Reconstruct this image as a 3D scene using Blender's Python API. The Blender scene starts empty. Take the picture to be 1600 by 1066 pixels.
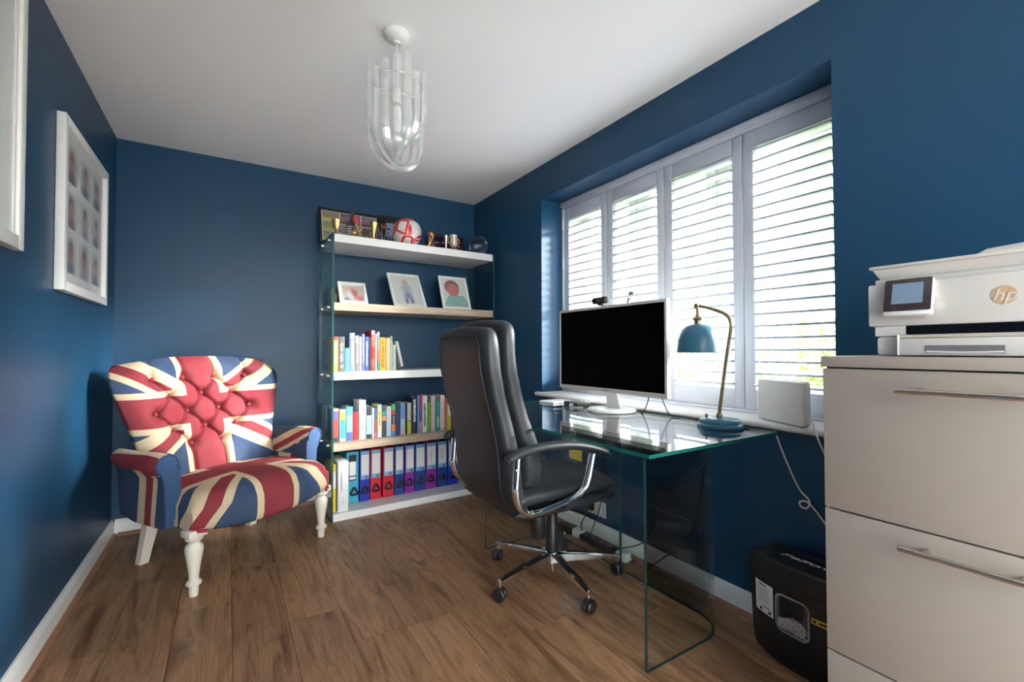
import bpy, bmesh, math, random
from mathutils import Vector, Matrix

random.seed(7)
sc = bpy.context.scene
COL = sc.collection
PI = math.pi

# ------------------------------------------------------------------ camera
CAM_H = 1.1056
def make_camera():
    yaw, pitch, roll = .5581, .0198, -.0025
    fwd = Vector((math.sin(yaw)*math.cos(pitch), math.cos(yaw)*math.cos(pitch), math.sin(pitch)))
    right = Vector((math.cos(yaw), -math.sin(yaw), 0))
    up = right.cross(fwd)
    r = right*math.cos(roll) + up*math.sin(roll)
    u = -right*math.sin(roll) + up*math.cos(roll)
    cd = bpy.data.cameras.new('camera')
    cd.sensor_width = 36.0
    cd.lens = 36.0*710.29/1600.0
    cd.clip_start = .02
    co = bpy.data.objects.new('camera', cd)
    COL.objects.link(co)
    m = Matrix((r, u, -fwd)).transposed().to_4x4()
    m.translation = (0, 0, CAM_H)
    co.matrix_world = m
    sc.camera = co
make_camera()

# ------------------------------------------------------------------ sky, light, exposure
SKY_STRENGTH = 2.9
w = bpy.data.worlds.new('sky'); sc.world = w; w.use_nodes = True
bg = w.node_tree.nodes['Background']
bg.inputs[0].default_value = (.96, .98, 1.0, 1)
bg.inputs[1].default_value = SKY_STRENGTH
sc.view_settings.view_transform = 'Standard'
sc.view_settings.look = 'None'
sc.view_settings.gamma = 1
sc.view_settings.use_curve_mapping = False
sc.view_settings.exposure = 2.5

def portal(name, loc, rot, sx, sy):
    ld = bpy.data.lights.new(name, 'AREA'); ld.shape = 'RECTANGLE'; ld.size = sx; ld.size_y = sy
    ld.cycles.is_portal = True
    o = bpy.data.objects.new(name, ld); COL.objects.link(o); o.location = loc; o.rotation_euler = rot
    return o
portal('window_daylight', (2.34, 1.671, 1.49), (0, PI/2, 0), 1.36, 1.82)
portal('added_door_daylight', (.63, -1.80, 1.10), (-PI/2, 0, 0), 2.18, 2.18)  # portal at the unseen door added for fill daylight
sun_d = bpy.data.lights.new('sun', 'SUN'); sun_d.energy = 14.0; sun_d.angle = math.radians(18); sun_d.color = (1, .97, .94)
sun_o = bpy.data.objects.new('sun', sun_d); COL.objects.link(sun_o)
sun_o.rotation_euler = Vector((-.84, .43, -.33)).to_track_quat('-Z', 'Y').to_euler()

# ------------------------------------------------------------------ materials
class NT:
    def __init__(s, name):
        s.mat = bpy.data.materials.new(name); s.mat.use_nodes = True
        s.t = s.mat.node_tree; s.n = s.t.nodes
        s.b = s.n['Principled BSDF']; s.out = s.n['Material Output']
    def node(s, typ, **kw):
        n = s.n.new(typ)
        for k, v in kw.items(): setattr(n, k, v)
        return n
    def put(s, sock, v):
        if isinstance(v, bpy.types.NodeSocket): s.t.links.new(v, sock)
        elif isinstance(v, (tuple, list)) and len(v) == 3 and sock.type == 'RGBA': sock.default_value = (*v, 1)
        else: sock.default_value = v
    def m(s, op, a, b=0.0, c=0.0):
        n = s.node('ShaderNodeMath', operation=op)
        s.put(n.inputs[0], a); s.put(n.inputs[1], b); s.put(n.inputs[2], c)
        return n.outputs[0]
    def mix(s, f, a, b, blend='MIX'):
        n = s.node('ShaderNodeMix', data_type='RGBA', blend_type=blend)
        s.put(n.inputs[0], f); s.put(n.inputs[6], a); s.put(n.inputs[7], b)
        return n.outputs[2]
    def ramp(s, f, stops, interp='LINEAR'):
        n = s.node('ShaderNodeValToRGB'); cr = n.color_ramp; cr.interpolation = interp
        while len(cr.elements) < len(stops): cr.elements.new(.5)
        for e, (p, c) in zip(cr.elements, stops):
            e.position = p; e.color = (*c, 1) if len(c) == 3 else c
        s.put(n.inputs[0], f); return n.outputs[0]
    def noise(s, vec=None, scale=5, detail=3, rough=.5, dist=0):
        n = s.node('ShaderNodeTexNoise')
        if vec is not None: s.put(n.inputs['Vector'], vec)
        n.inputs['Scale'].default_value = scale; n.inputs['Detail'].default_value = detail
        n.inputs['Roughness'].default_value = rough; n.inputs['Distortion'].default_value = dist
        return n.outputs[0]
    def mapping(s, vec, scale=(1, 1, 1), loc=(0, 0, 0)):
        n = s.node('ShaderNodeMapping'); s.put(n.inputs[0], vec)
        s.put(n.inputs[1], loc); n.inputs[3].default_value = scale
        return n.outputs[0]
    def coord(s, which='Object'): return s.node('ShaderNodeTexCoord').outputs[which]
    def pos(s): return s.node('ShaderNodeNewGeometry').outputs['Position']
    def xyz(s, v):
        n = s.node('ShaderNodeSeparateXYZ'); s.put(n.inputs[0], v); return n.outputs
    def bump(s, h, strength=.2, dist=.01):
        n = s.node('ShaderNodeBump'); n.inputs['Strength'].default_value = strength
        n.inputs['Distance'].default_value = dist; s.put(n.inputs['Height'], h)
        s.t.links.new(n.outputs[0], s.b.inputs['Normal'])
    def col(s, c): s.put(s.b.inputs['Base Color'], c)

def pm(name, c, rough=.5, metal=0.0, spec=.5, **kw):
    n = NT(name); n.col(c)
    n.b.inputs['Roughness'].default_value = rough; n.b.inputs['Metallic'].default_value = metal
    n.b.inputs['Specular IOR Level'].default_value = spec
    for k, v in kw.items(): n.b.inputs[k.replace('_', ' ')].default_value = v
    return n.mat

def srgb(r, g, b):
    f = lambda v: (v/255/12.92) if v/255 <= .04045 else ((v/255+.055)/1.055)**2.4
    return (f(r), f(g), f(b))

M = {}
def wall_mat():
    n = NT('blue_wall_paint')
    v = n.pos()
    a = n.noise(v, 1.3, 3, .6)
    n.col(n.mix(a, (.0088, .0525, .113), (.0108, .059, .126)))
    n.b.inputs['Roughness'].default_value = .42
    n.b.inputs['Specular IOR Level'].default_value = .34
    n.bump(n.noise(v, 260, 2, .5), .10, .001)
    return n.mat
M['wall'] = wall_mat()
def ceil_mat():
    n = NT('white_ceiling_paint'); n.col((.86, .865, .875)); n.b.inputs['Roughness'].default_value = .85
    n.bump(n.noise(n.pos(), 120, 2), .05, .001); return n.mat
M['ceiling'] = ceil_mat()
M['white_gloss'] = pm('white_gloss_paint', (.80, .79, .775), .28)
M['white_satin'] = pm('white_satin', (.76, .755, .74), .45)
M['shutter'] = pm('grey_shutter_paint', (.54, .57, .64), .42)
M['upvc'] = pm('shaded_white_upvc', (.52, .56, .47), .35)  # cream-white frames; their shade is put into the colour, darker and greener
M['black_plastic'] = pm('black_plastic', (.012, .012, .013), .45)
M['black_gloss'] = pm('black_gloss', (.003, .003, .0035), .12)
M['screen'] = pm('dark_screen', (.0004, .0004, .0005), .5, spec=.03)
M['chrome'] = pm('chrome', (.82, .82, .83), .09, 1.0)
M['steel'] = pm('brushed_steel', (.55, .50, .45), .32, 1.0)
M['brass'] = pm('antique_brass', (.36, .27, .14), .34, 1.0)
M['gold'] = pm('gold_metal', (.62, .42, .18), .28, 1.0)
M['bronze'] = pm('bronze_metal', (.42, .23, .11), .32, 1.0)
M['silver'] = pm('silver_metal', (.62, .60, .58), .25, 1.0)
M['white_plastic'] = pm('white_plastic', (.78, .78, .765), .38)
M['printer_white'] = pm('printer_plastic', (.66, .625, .58), .42)
M['cabinet'] = pm('beige_cabinet_laminate', (.38, .330, .282), .45)
M['cabinet_gap'] = pm('dark_drawer_gap', (.03, .025, .02), .8)
M['cream_leg'] = pm('cream_painted_wood', (.64, .58, .50), .40)
M['teal_lamp'] = pm('blue_lamp_enamel', (.030, .135, .215), .34)
M['paper'] = pm('white_paper', (.80, .79, .76), .7)
M['page'] = pm('book_pages', (.62, .56, .46), .85)
M['black_ink'] = pm('black_ink', (.015, .015, .015), .6)
M['white_ink'] = pm('white_ink', (.85, .85, .83), .6)
M['yellow'] = pm('yellow_plastic', (.75, .56, .03), .5)
M['cable_black'] = pm('black_cable', (.010, .010, .011), .5)
M['cable_white'] = pm('white_cable', (.66, .64, .62), .5)
M['grey_plastic'] = pm('grey_plastic', (.30, .31, .32), .4)
M['lcd'] = pm('blue_grey_display', (.19, .27, .37), .22)
M['tan'] = pm('tan_print', (.56, .38, .22), .5)
M['led'] = pm('white_indicator_light', (.9, .9, .9), .4, Emission_Color=(1, 1, 1, 1), Emission_Strength=3.0)
M['red_cloth'] = pm('red_piping', srgb(150, 30, 45), .8)

def glass_mat(name, tint, rough=0.0, ior=1.5, refl=1.0):
    n = NT(name); n.n.remove(n.b)
    tr = n.node('ShaderNodeBsdfTransparent'); n.put(tr.inputs[0], tint)
    gl = n.node('ShaderNodeBsdfGlossy'); gl.inputs['Roughness'].default_value = rough
    n.put(gl.inputs[0], (1, 1, 1))
    lw = n.node('ShaderNodeLayerWeight'); lw.inputs[0].default_value = .5
    f0 = ((ior-1)/(ior+1))**2
    fr = n.m('ADD', n.m('MULTIPLY', n.m('POWER', lw.outputs['Facing'], 5.0), 1-f0), f0)
    mx = n.node('ShaderNodeMixShader')
    n.put(mx.inputs[0], n.m('MULTIPLY', fr, refl)); n.put(mx.inputs[1], tr.outputs[0]); n.put(mx.inputs[2], gl.outputs[0])
    n.put(n.out.inputs[0], mx.outputs[0]); return n.mat
M['glass_desk'] = glass_mat('clear_glass_sheet', (.945, .98, .968))
M['glass_pane'] = glass_mat('window_glass', (.97, .985, .975))
M['glass_shelf'] = glass_mat('bookcase_glass', (.84, .95, .93))
M['glass_picture'] = glass_mat('picture_glass', (.985, .985, .985), .05, refl=.3)
M['glass_edge'] = pm('green_glass_edge', (.010, .115, .095), .12)
M['glass_edge_dark'] = pm('dark_green_glass_edge', (.014, .070, .064), .10)
def acrylic_mat():
    n = NT('clear_acrylic'); n.col((.95, .96, .97)); n.b.inputs['Roughness'].default_value = .5
    tr = n.node('ShaderNodeBsdfTransparent'); n.put(tr.inputs[0], (.97, .98, .985))
    gl = n.node('ShaderNodeBsdfGlossy'); gl.inputs['Roughness'].default_value = .03
    lw = n.node('ShaderNodeLayerWeight'); lw.inputs[0].default_value = .5
    fr = n.m('ADD', n.m('MULTIPLY', n.m('POWER', lw.outputs['Facing'], 3.0), .85), .14)
    a = n.node('ShaderNodeMixShader'); n.put(a.inputs[0], fr); n.put(a.inputs[1], tr.outputs[0]); n.put(a.inputs[2], gl.outputs[0])
    b_ = n.node('ShaderNodeMixShader'); n.put(b_.inputs[0], .17); n.put(b_.inputs[1], a.outputs[0]); n.put(b_.inputs[2], n.b.outputs[0])
    n.put(n.out.inputs[0], b_.outputs[0]); return n.mat
M['acrylic'] = acrylic_mat()
M['crystal'] = pm('clear_crystal', (.80, .90, 1), .02, Transmission_Weight=1.0, IOR=1.35)

def leather_mat():
    n = NT('black_leather'); v = n.coord('Object')
    n.col((.019, .0215, .026)); n.b.inputs['Roughness'].default_value = .46; n.b.inputs['Specular IOR Level'].default_value = .42
    vo = n.node('ShaderNodeTexVoronoi'); vo.inputs['Scale'].default_value = 260; n.put(vo.inputs['Vector'], v)
    h = n.m('ADD', n.m('MULTIPLY', vo.outputs[0], .35), n.noise(v, 22, 3))
    n.bump(h, .18, .004); return n.mat
M['leather'] = leather_mat()

def floor_mat():
    n = NT('oak_laminate'); p = n.pos()
    oi = n.node('ShaderNodeObjectInfo').outputs['Random']
    cmb = n.node('ShaderNodeCombineXYZ'); n.put(cmb.inputs[0], n.m('MULTIPLY', oi, 31.0)); n.put(cmb.inputs[1], n.m('MULTIPLY', oi, 57.0))
    va = n.node('ShaderNodeVectorMath', operation='ADD'); n.put(va.inputs[0], p); n.put(va.inputs[1], cmb.outputs[0])
    v = va.outputs[0]
    g1 = n.noise(n.mapping(v, (9, 1.1, 1)), 1.6, 5, .62, 1.2)
    g2 = n.noise(n.mapping(v, (120, 3.0, 1)), 1.5, 4, .7, .3)
    g3 = n.noise(n.mapping(v, (3.2, .9, 1)), 2.2, 3, .55, .8)
    base = n.ramp(g1, [(.28, srgb(92, 66, 48)), (.42, srgb(140, 106, 80)), (.56, srgb(170, 134, 105)), (.68, srgb(132, 99, 75)), (.80, srgb(98, 71, 53))])
    g2c = n.ramp(g2, [(.35, (0, 0, 0)), (.68, (1, 1, 1))])
    base = n.mix(n.m('MULTIPLY', g2c, .42), base, srgb(92, 65, 46))
    kn = n.ramp(g3, [(.57, (0, 0, 0)), (.70, (1, 1, 1))])
    base = n.mix(n.m('MULTIPLY', kn, .60), base, srgb(70, 48, 35))
    tone = n.m('ADD', n.m('MULTIPLY', oi, .28), .86)
    hsv = n.node('ShaderNodeHueSaturation'); n.put(hsv.inputs['Value'], tone); n.put(hsv.inputs['Color'], base)
    hsv.inputs['Saturation'].default_value = 1.08
    n.col(hsv.outputs[0])
    n.put(n.b.inputs['Roughness'], n.m('ADD', n.m('MULTIPLY', g2, .16), .36))
    n.b.inputs['Specular IOR Level'].default_value = .38
    n.bump(g2, .12, .002); return n.mat
M['floor'] = floor_mat()
def wood_mat(name, c0, c1, c2, axis=0, rough=.5):
    n = NT(name); v = n.coord('Object'); s = [40, 40, 40]; s[axis] = 1.6
    g = n.noise(n.mapping(v, tuple(s)), 1.4, 5, .65, .6)
    n.col(n.ramp(g, [(.3, c0), (.5, c1), (.72, c2)])); n.b.inputs['Roughness'].default_value = rough
    return n.mat
M['pale_oak'] = wood_mat('pale_oak', srgb(150, 128, 108), srgb(184, 162, 140), srgb(203, 184, 164))
M['scotia'] = wood_mat('brown_beading', srgb(120, 84, 62), srgb(150, 108, 82), srgb(163, 122, 95), 1)

def flag_mat():
    n = NT('flag_upholstery')
    uv = n.node('ShaderNodeUVMap').outputs[0]; x, y, _ = n.xyz(uv)
    ax = n.m('ABSOLUTE', x); ay = n.m('ABSOLUTE', y)
    red = srgb(122, 25, 41); cream = srgb(192, 171, 141); blue = srgb(30, 57, 90)
    d = n.m('SUBTRACT', ax, ay); ad = n.m('ABSOLUTE', d)
    sg = n.m('SIGN', n.m('MULTIPLY', x, y))
    dr = n.m('ABSOLUTE', n.m('ADD', d, n.m('MULTIPLY', sg, .055)))
    c = n.mix(n.m('LESS_THAN', ad, .285), blue, cream)
    c = n.mix(n.m('LESS_THAN', dr, .105), c, red)
    wc = n.m('MAXIMUM', n.m('LESS_THAN', ax, .275), n.m('LESS_THAN', ay, .36))
    c = n.mix(wc, c, cream)
    rc = n.m('MAXIMUM', n.m('LESS_THAN', ax, .195), n.m('LESS_THAN', ay, .255))
    c = n.mix(rc, c, red)
    v = n.coord('Object')
    wv = n.noise(v, 9, 3)
    c = n.mix(n.m('MULTIPLY', wv, .28), c, n.mix(.5, c, (.36, .30, .26)))
    n.col(c); n.b.inputs['Roughness'].default_value = .85
    n.b.inputs['Specular IOR Level'].default_value = .2
    n.bump(n.noise(v, 420, 2), .25, .002)
    return n.mat
M['flag'] = flag_mat()
M['button'] = pm('red_button_cloth', srgb(120, 28, 42), .85)

_cc = {}
def cm(c, rough=.55):
    k = (tuple(round(v, 3) for v in c), rough)
    if k not in _cc: _cc[k] = pm('print_colour', c, rough)
    return _cc[k]

# ------------------------------------------------------------------ mesh helpers
def newbm(): return bmesh.new()
def finish(name, bm, mats, parent=None, smooth=True, ang=40, loc=None, rot=None, uvf=None):
    me = bpy.data.meshes.new(name)
    bmesh.ops.recalc_face_normals(bm, faces=bm.faces)
    if uvf:
        L = bm.loops.layers.uv.new('UVMap')
        for f in bm.faces:
            for l in f.loops: l[L].uv = uvf(l.vert.co, f)
    bm.to_mesh(me); bm.free()
    for m_ in (mats if isinstance(mats, (list, tuple)) else [mats]):
        me.materials.append(M[m_] if isinstance(m_, str) else m_)
    if smooth:
        me.polygons.foreach_set('use_smooth', [True]*len(me.polygons))
        me.set_sharp_from_angle(angle=math.radians(ang))
    o = bpy.data.objects.new(name, me); COL.objects.link(o)
    if parent is not None: o.parent = parent
    if loc is not None: o.location = loc
    if rot is not None: o.rotation_euler = rot
    return o
def merge(bm, tmp, mi=0):
    for f in tmp.faces: f.material_index = mi
    me = bpy.data.meshes.new('tmp'); tmp.to_mesh(me); tmp.free()
    n0 = len(bm.faces)
    bm.from_mesh(me); bpy.data.meshes.remove(me)
    bm.faces.ensure_lookup_table()
    for f in bm.faces[n0:]: f.material_index = mi
    return bm
def box(bm, x0, x1, y0, y1, z0, z1, mi=0, bev=0, seg=2):
    t = bmesh.new()
    bmesh.ops.create_cube(t, size=1)
    for v in t.verts:
        v.co = Vector((x0+(v.co.x+.5)*(x1-x0), y0+(v.co.y+.5)*(y1-y0), z0+(v.co.z+.5)*(z1-z0)))
    if bev: bmesh.ops.bevel(t, geom=t.edges[:], offset=bev, segments=seg, profile=.5, affect='EDGES')
    return merge(bm, t, mi)
def frame_from(d):
    d = d.normalized(); a = Vector((0, 0, 1)) if abs(d.z) < .9 else Vector((1, 0, 0))
    u = d.cross(a).normalized(); return u, d.cross(u).normalized()
def tube(bm, pts, r, n=10, mi=0, caps=True, flat=None, closed=False, up=None):
    """sweep an ellipse along pts; r scalar or list; flat=(a,b) multipliers"""
    pts = [Vector(p) for p in pts]; N = len(pts)
    rs = r if isinstance(r, (list, tuple)) else [r]*N
    fa, fb = flat or (1, 1)
    rings = []; u = None
    for i, p in enumerate(pts):
        if closed: d = pts[(i+1) % N]-pts[i-1]
        else: d = pts[min(i+1, N-1)]-pts[max(i-1, 0)]
        d.normalize()
        if u is None:
            if up is not None: u = (Vector(up)-d*d.dot(Vector(up))).normalized()
            else: u, _ = frame_from(d)
        else: u = (u-d*d.dot(u)).normalized()
        v = d.cross(u)
        rings.append([bm.verts.new(p+u*(rs[i]*fa*math.cos(2*PI*k/n))+v*(rs[i]*fb*math.sin(2*PI*k/n))) for k in range(n)])
    for i in range(N if closed else N-1):
        A, B = rings[i], rings[(i+1) % N]
        for k in range(n):
            f = bm.faces.new((A[k], A[(k+1) % n], B[(k+1) % n], B[k])); f.material_index = mi
    if caps and not closed:
        for R_ in (rings[0], rings[-1]):
            f = bm.faces.new(R_); f.material_index = mi
    return bm
def cyl(bm, p0, p1, r0, r1=None, n=16, mi=0):
    return tube(bm, [p0, p1], [r0, r0 if r1 is None else r1], n, mi)
def lathe(bm, prof, n=24, c=(0, 0, 0), mi=0, mtx=None):
    c = Vector(c); rings = []
    for r, z in prof:
        if r < 1e-5: rings.append([bm.verts.new((0, 0, z))])
        else: rings.append([bm.verts.new((r*math.cos(2*PI*k/n), r*math.sin(2*PI*k/n), z)) for k in range(n)])
    for R_ in rings:
        for v in R_:
            q = Vector(v.co)
            if mtx is not None: q = mtx @ q
            v.co = q+c
    for A, B in zip(rings, rings[1:]):
        if len(A) == 1 and len(B) == 1: continue
        for k in range(n):
            if len(A) == 1: f = bm.faces.new((A[0], B[k], B[(k+1) % n]))
            elif len(B) == 1: f = bm.faces.new((A[k], B[0], A[(k+1) % n]))
            else: f = bm.faces.new((A[k], A[(k+1) % n], B[(k+1) % n], B[k]))
            f.material_index = mi
    for R_ in (rings[0], rings[-1]):
        if len(R_) > 1:
            f = bm.faces.new(R_); f.material_index = mi
    return bm
def sphere(bm, c, r, n=16, s=(1, 1, 1), mi=0):
    t = bmesh.new(); bmesh.ops.create_uvsphere(t, u_segments=n, v_segments=max(6, n//2+2), radius=r)
    for v in t.verts: v.co = Vector((v.co.x*s[0], v.co.y*s[1], v.co.z*s[2]))+Vector(c)
    return merge(bm, t, mi)
def prism(bm, poly, d0, d1, axis='y', mi=0, bev=0):
    """extrude a 2-D polygon. axis x: poly=(y,z); y: (x,z); z: (x,y)"""
    t = bmesh.new()
    def P(p, d): return {'x': (d, p[0], p[1]), 'y': (p[0], d, p[1]), 'z': (p[0], p[1], d)}[axis]
    A = [t.verts.new(P(p, d0)) for p in poly]; B = [t.verts.new(P(p, d1)) for p in poly]
    n = len(poly)
    t.faces.new(A); t.faces.new(B)
    for k in range(n): t.faces.new((A[k], A[(k+1) % n], B[(k+1) % n], B[k]))
    if bev: bmesh.ops.bevel(t, geom=t.edges[:], offset=bev, segments=2, profile=.5, affect='EDGES')
    bmesh.ops.recalc_face_normals(t, faces=t.faces)
    return merge(bm, t, mi)
def loft(bm, rings, mi=0, cap=True, closed_ring=True):
    R_ = [[bm.verts.new(Vector(p)) for p in r] for r in rings]; n = len(R_[0])
    for A, B in zip(R_, R_[1:]):
        for k in range(n if closed_ring else n-1):
            f = bm.faces.new((A[k], A[(k+1) % n], B[(k+1) % n], B[k])); f.material_index = mi
    if cap and closed_ring:
        for r in (R_[0], R_[-1]):
            f = bm.faces.new(r); f.material_index = mi
    return bm
def smooth_path(pts, n=6):
    """Catmull-Rom through pts"""
    P = [Vector(p) for p in pts]; out = []
    for i in range(len(P)-1):
        p0, p1, p2, p3 = P[max(i-1, 0)], P[i], P[i+1], P[min(i+2, len(P)-1)]
        for k in range(n):
            t = k/n
            out.append(.5*((2*p1)+(-p0+p2)*t+(2*p0-5*p1+4*p2-p3)*t*t+(-p0+3*p1-3*p2+p3)*t**3))
    out.append(P[-1]); return out
def rrect(w_, h_, r, n=5):
    """rounded rectangle outline centred on 0"""
    o = []
    for cx, cy, a0 in ((w_/2-r, h_/2-r, 0), (-w_/2+r, h_/2-r, 90), (-w_/2+r, -h_/2+r, 180), (w_/2-r, -h_/2+r, 270)):
        for k in range(n+1):
            a = math.radians(a0+90*k/n); o.append((cx+r*math.cos(a), cy+r*math.sin(a)))
    return o
def text_mesh(name, body, size, mat, parent, mtx, shear=0.0, depth=.0006, align='CENTER', bold=0.0, width=None):
    cu = bpy.data.curves.new(name, 'FONT'); cu.body = body; cu.size = size; cu.shear = shear
    cu.align_x = align; cu.align_y = 'CENTER'; cu.extrude = depth; cu.offset = bold; cu.resolution_u = 3
    t = bpy.data.objects.new('t', cu); COL.objects.link(t)
    dg = bpy.context.evaluated_depsgraph_get()
    me = bpy.data.meshes.new_from_object(t.evaluated_get(dg)); bpy.data.objects.remove(t); bpy.data.curves.remove(cu)
    if width and len(me.vertices):
        xs = [v.co.x for v in me.vertices]; k = width/max(1e-6, max(xs)-min(xs))
        for v in me.vertices: v.co.x *= k
    me.name = name
    me.materials.clear(); me.materials.append(M[mat] if isinstance(mat, str) else mat)
    o = bpy.data.objects.new(name, me); COL.objects.link(o); o.parent = parent; o.matrix_local = mtx
    return o
def axes(x, y, loc):
    """matrix whose text X axis -> x, Y axis -> y"""
    x = Vector(x).normalized(); y = Vector(y).normalized(); z = x.cross(y)
    m_ = Matrix((x, y, z)).transposed().to_4x4(); m_.translation = loc; return m_

def tag(o, label, cat, group=None):
    o['label'] = label; o['category'] = cat
    if group: o['group'] = group
    return o
def thing(name, label, cat, loc=(0, 0, 0), rz=0.0, group=None):
    o = bpy.data.objects.new(name, None); COL.objects.link(o)
    o.empty_display_size = .1
    o.location = loc; o.rotation_euler = (0, 0, rz)
    return tag(o, label, cat, group)
def struct(o, label=None):
    o['kind'] = 'structure'
    if label: o['label'] = label
    return o
def sempty(name, label=None):
    o = bpy.data.objects.new(name, None); COL.objects.link(o); return struct(o, label)

# ================================================================== the room
XL, XR, YB, YF, H = -.586, 1.851, 3.596, -1.70, 2.40
WY0, WY1, WZ0, WZ1, WX = .770, 2.572, .786, 2.160, 2.30     # window opening, wall depth to WX

bm = newbm(); box(bm, XL-.12, XL, YF-.12, YB+.12, -.1, H+.1)
struct(finish('wall_left', bm, 'wall'), 'dark blue painted wall with white framed pictures')
bm = newbm(); box(bm, XL, XR, YB, YB+.12, -.1, H+.1)
struct(finish('wall_back', bm, 'wall'), 'dark blue painted wall behind armchair and bookcase')
bm = newbm()
box(bm, XR, WX, WY1, YB+.12, -.1, H+.1); box(bm, XR, WX, YF-.12, WY0, -.1, H+.1)
box(bm, XR, WX, WY0, WY1, -.1, WZ0); box(bm, XR, WX, WY0, WY1, WZ1, H+.1)
bmesh.ops.remove_doubles(bm, verts=bm.verts, dist=1e-5)
struct(finish('wall_right', bm, 'wall', smooth=False), 'dark blue painted wall with deep window recess')
# wall behind the camera with an unseen glazed door added for fill daylight
DX0, DX1, DZ1 = -.46, 1.72, 2.20
bm = newbm()
box(bm, XL, DX0, YF-.12, YF, -.1, H+.1); box(bm, DX1, XR, YF-.12, YF, -.1, H+.1); box(bm, DX0, DX1, YF-.12, YF, DZ1, H+.1)
struct(finish('wall_front', bm, 'wall', smooth=False), 'dark blue painted wall around the added glazed door')
bm = newbm(); box(bm, XL-.12, WX, YF-.12, YB+.12, H, H+.12)
struct(finish('ceiling', bm, 'ceiling'), 'plain white painted ceiling')
d1 = sempty('added_fill_door', 'white framed glazed door added out of view for fill daylight')
bm = newbm()
for x0, x1 in ((DX0, DX0+.06), (DX1-.06, DX1), (.60, .66)): box(bm, x0, x1, YF-.09, YF-.03, 0, DZ1, bev=.004)
box(bm, DX0, DX1, YF-.09, YF-.03, DZ1-.06, DZ1, bev=.004); box(bm, DX0, DX1, YF-.09, YF-.03, 0, .06, bev=.004)
finish('added_door_frame', bm, 'upvc', d1)
for x0, x1 in ((DX0+.06, .60), (.66, DX1-.06)):
    bm = newbm(); box(bm, x0, x1, YF-.062, YF-.058, .06, DZ1-.06); finish('pane', bm, 'glass_pane', d1, smooth=False)

# floor: base slab and laminate planks laid along the window wall
bm = newbm(); box(bm, XL, XR, YF-.12, YB, -.10, -.008)
fl = struct(finish('floor', bm, cm((.05, .03, .02), .9)), 'brown oak effect laminate plank floor')
PW, PL_ = .1965, 1.285
_pl = {}
def plank(x0, x1, y0, y1):
    g = .0011; k = (round(x1-x0, 4), round(y1-y0, 4))
    if k not in _pl:
        b = newbm(); box(b, g/2, k[0]-g/2, g/2, k[1]-g/2, -.008, 0, bev=.0012, seg=1)
        o = finish('plank', b, 'floor', fl, smooth=False); _pl[k] = o.data
    else:
        o = bpy.data.objects.new('plank', _pl[k]); COL.objects.link(o); o.parent = fl
    o.location = (x0, y0, 0)
row = 0
xs = .0225-4*PW
offs = [.30, .95, .55, 1.10, .12, .78, 1.796, .50, 1.02, .22, .66, .05, .88, .4, .7]
while xs < XR:
    x0, x1 = max(xs, XL), min(xs+PW, XR)
    if x1-x0 > .004:
        y = offs[row % len(offs)]
        while y > YF: y -= PL_
        while y < YB:
            a, b = max(y, YF), min(y+PL_, YB)
            if b-a > .01: plank(x0, x1, a, b)
            y += PL_
    xs += PW; row += 1

# baseboards (ogee profile) and the brown beading in front of them
def skirt_prof(sg):
    return [(0, .0), (sg*.018, .0), (sg*.018, .062), (sg*.0165, .068), (sg*.0165, .071), (sg*.013, .076), (sg*.0125, .083), (sg*.008, .089), (sg*.007, .095), (0, .095)]
def bead(sg, o=.018):
    return [(sg*o, 0), (sg*(o+.016), 0), (sg*(o+.015), .006), (sg*(o+.008), .015), (sg*o, .019)]
bm = newbm(); prism(bm, [(XL+p[0], p[1]) for p in skirt_prof(1)], YF, YB, 'y')
struct(finish('baseboard_left', bm, 'white_gloss', ang=50))
bm = newbm(); prism(bm, [(XL+p[0], p[1]) for p in bead(1)], YF, YB-.02, 'y'); struct(finish('trim_1', bm, 'scotia'), 'thin brown wooden beading along the left wall')
bm = newbm(); prism(bm, [(YB+p[0], p[1]) for p in skirt_prof(-1)], XL+.018, XR-.018, 'x'); struct(finish('baseboard_back', bm, 'white_gloss', ang=50))
bm = newbm(); prism(bm, [(YB+p[0], p[1]) for p in bead(-1)], XL+.034, XR-.034, 'x'); struct(finish('trim_2', bm, 'scotia'), 'thin brown wooden beading along the back wall')
bm = newbm(); prism(bm, [(XR+p[0], p[1]) for p in skirt_prof(-1)], YF, YB, 'y'); struct(finish('baseboard_right', bm, 'white_gloss', ang=50))
bm = newbm(); prism(bm, [(XR+p[0], p[1]) for p in bead(-1)], YF, YB-.02, 'y'); struct(finish('trim_3', bm, 'scotia'), 'thin brown wooden beading along the right wall')

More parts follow.
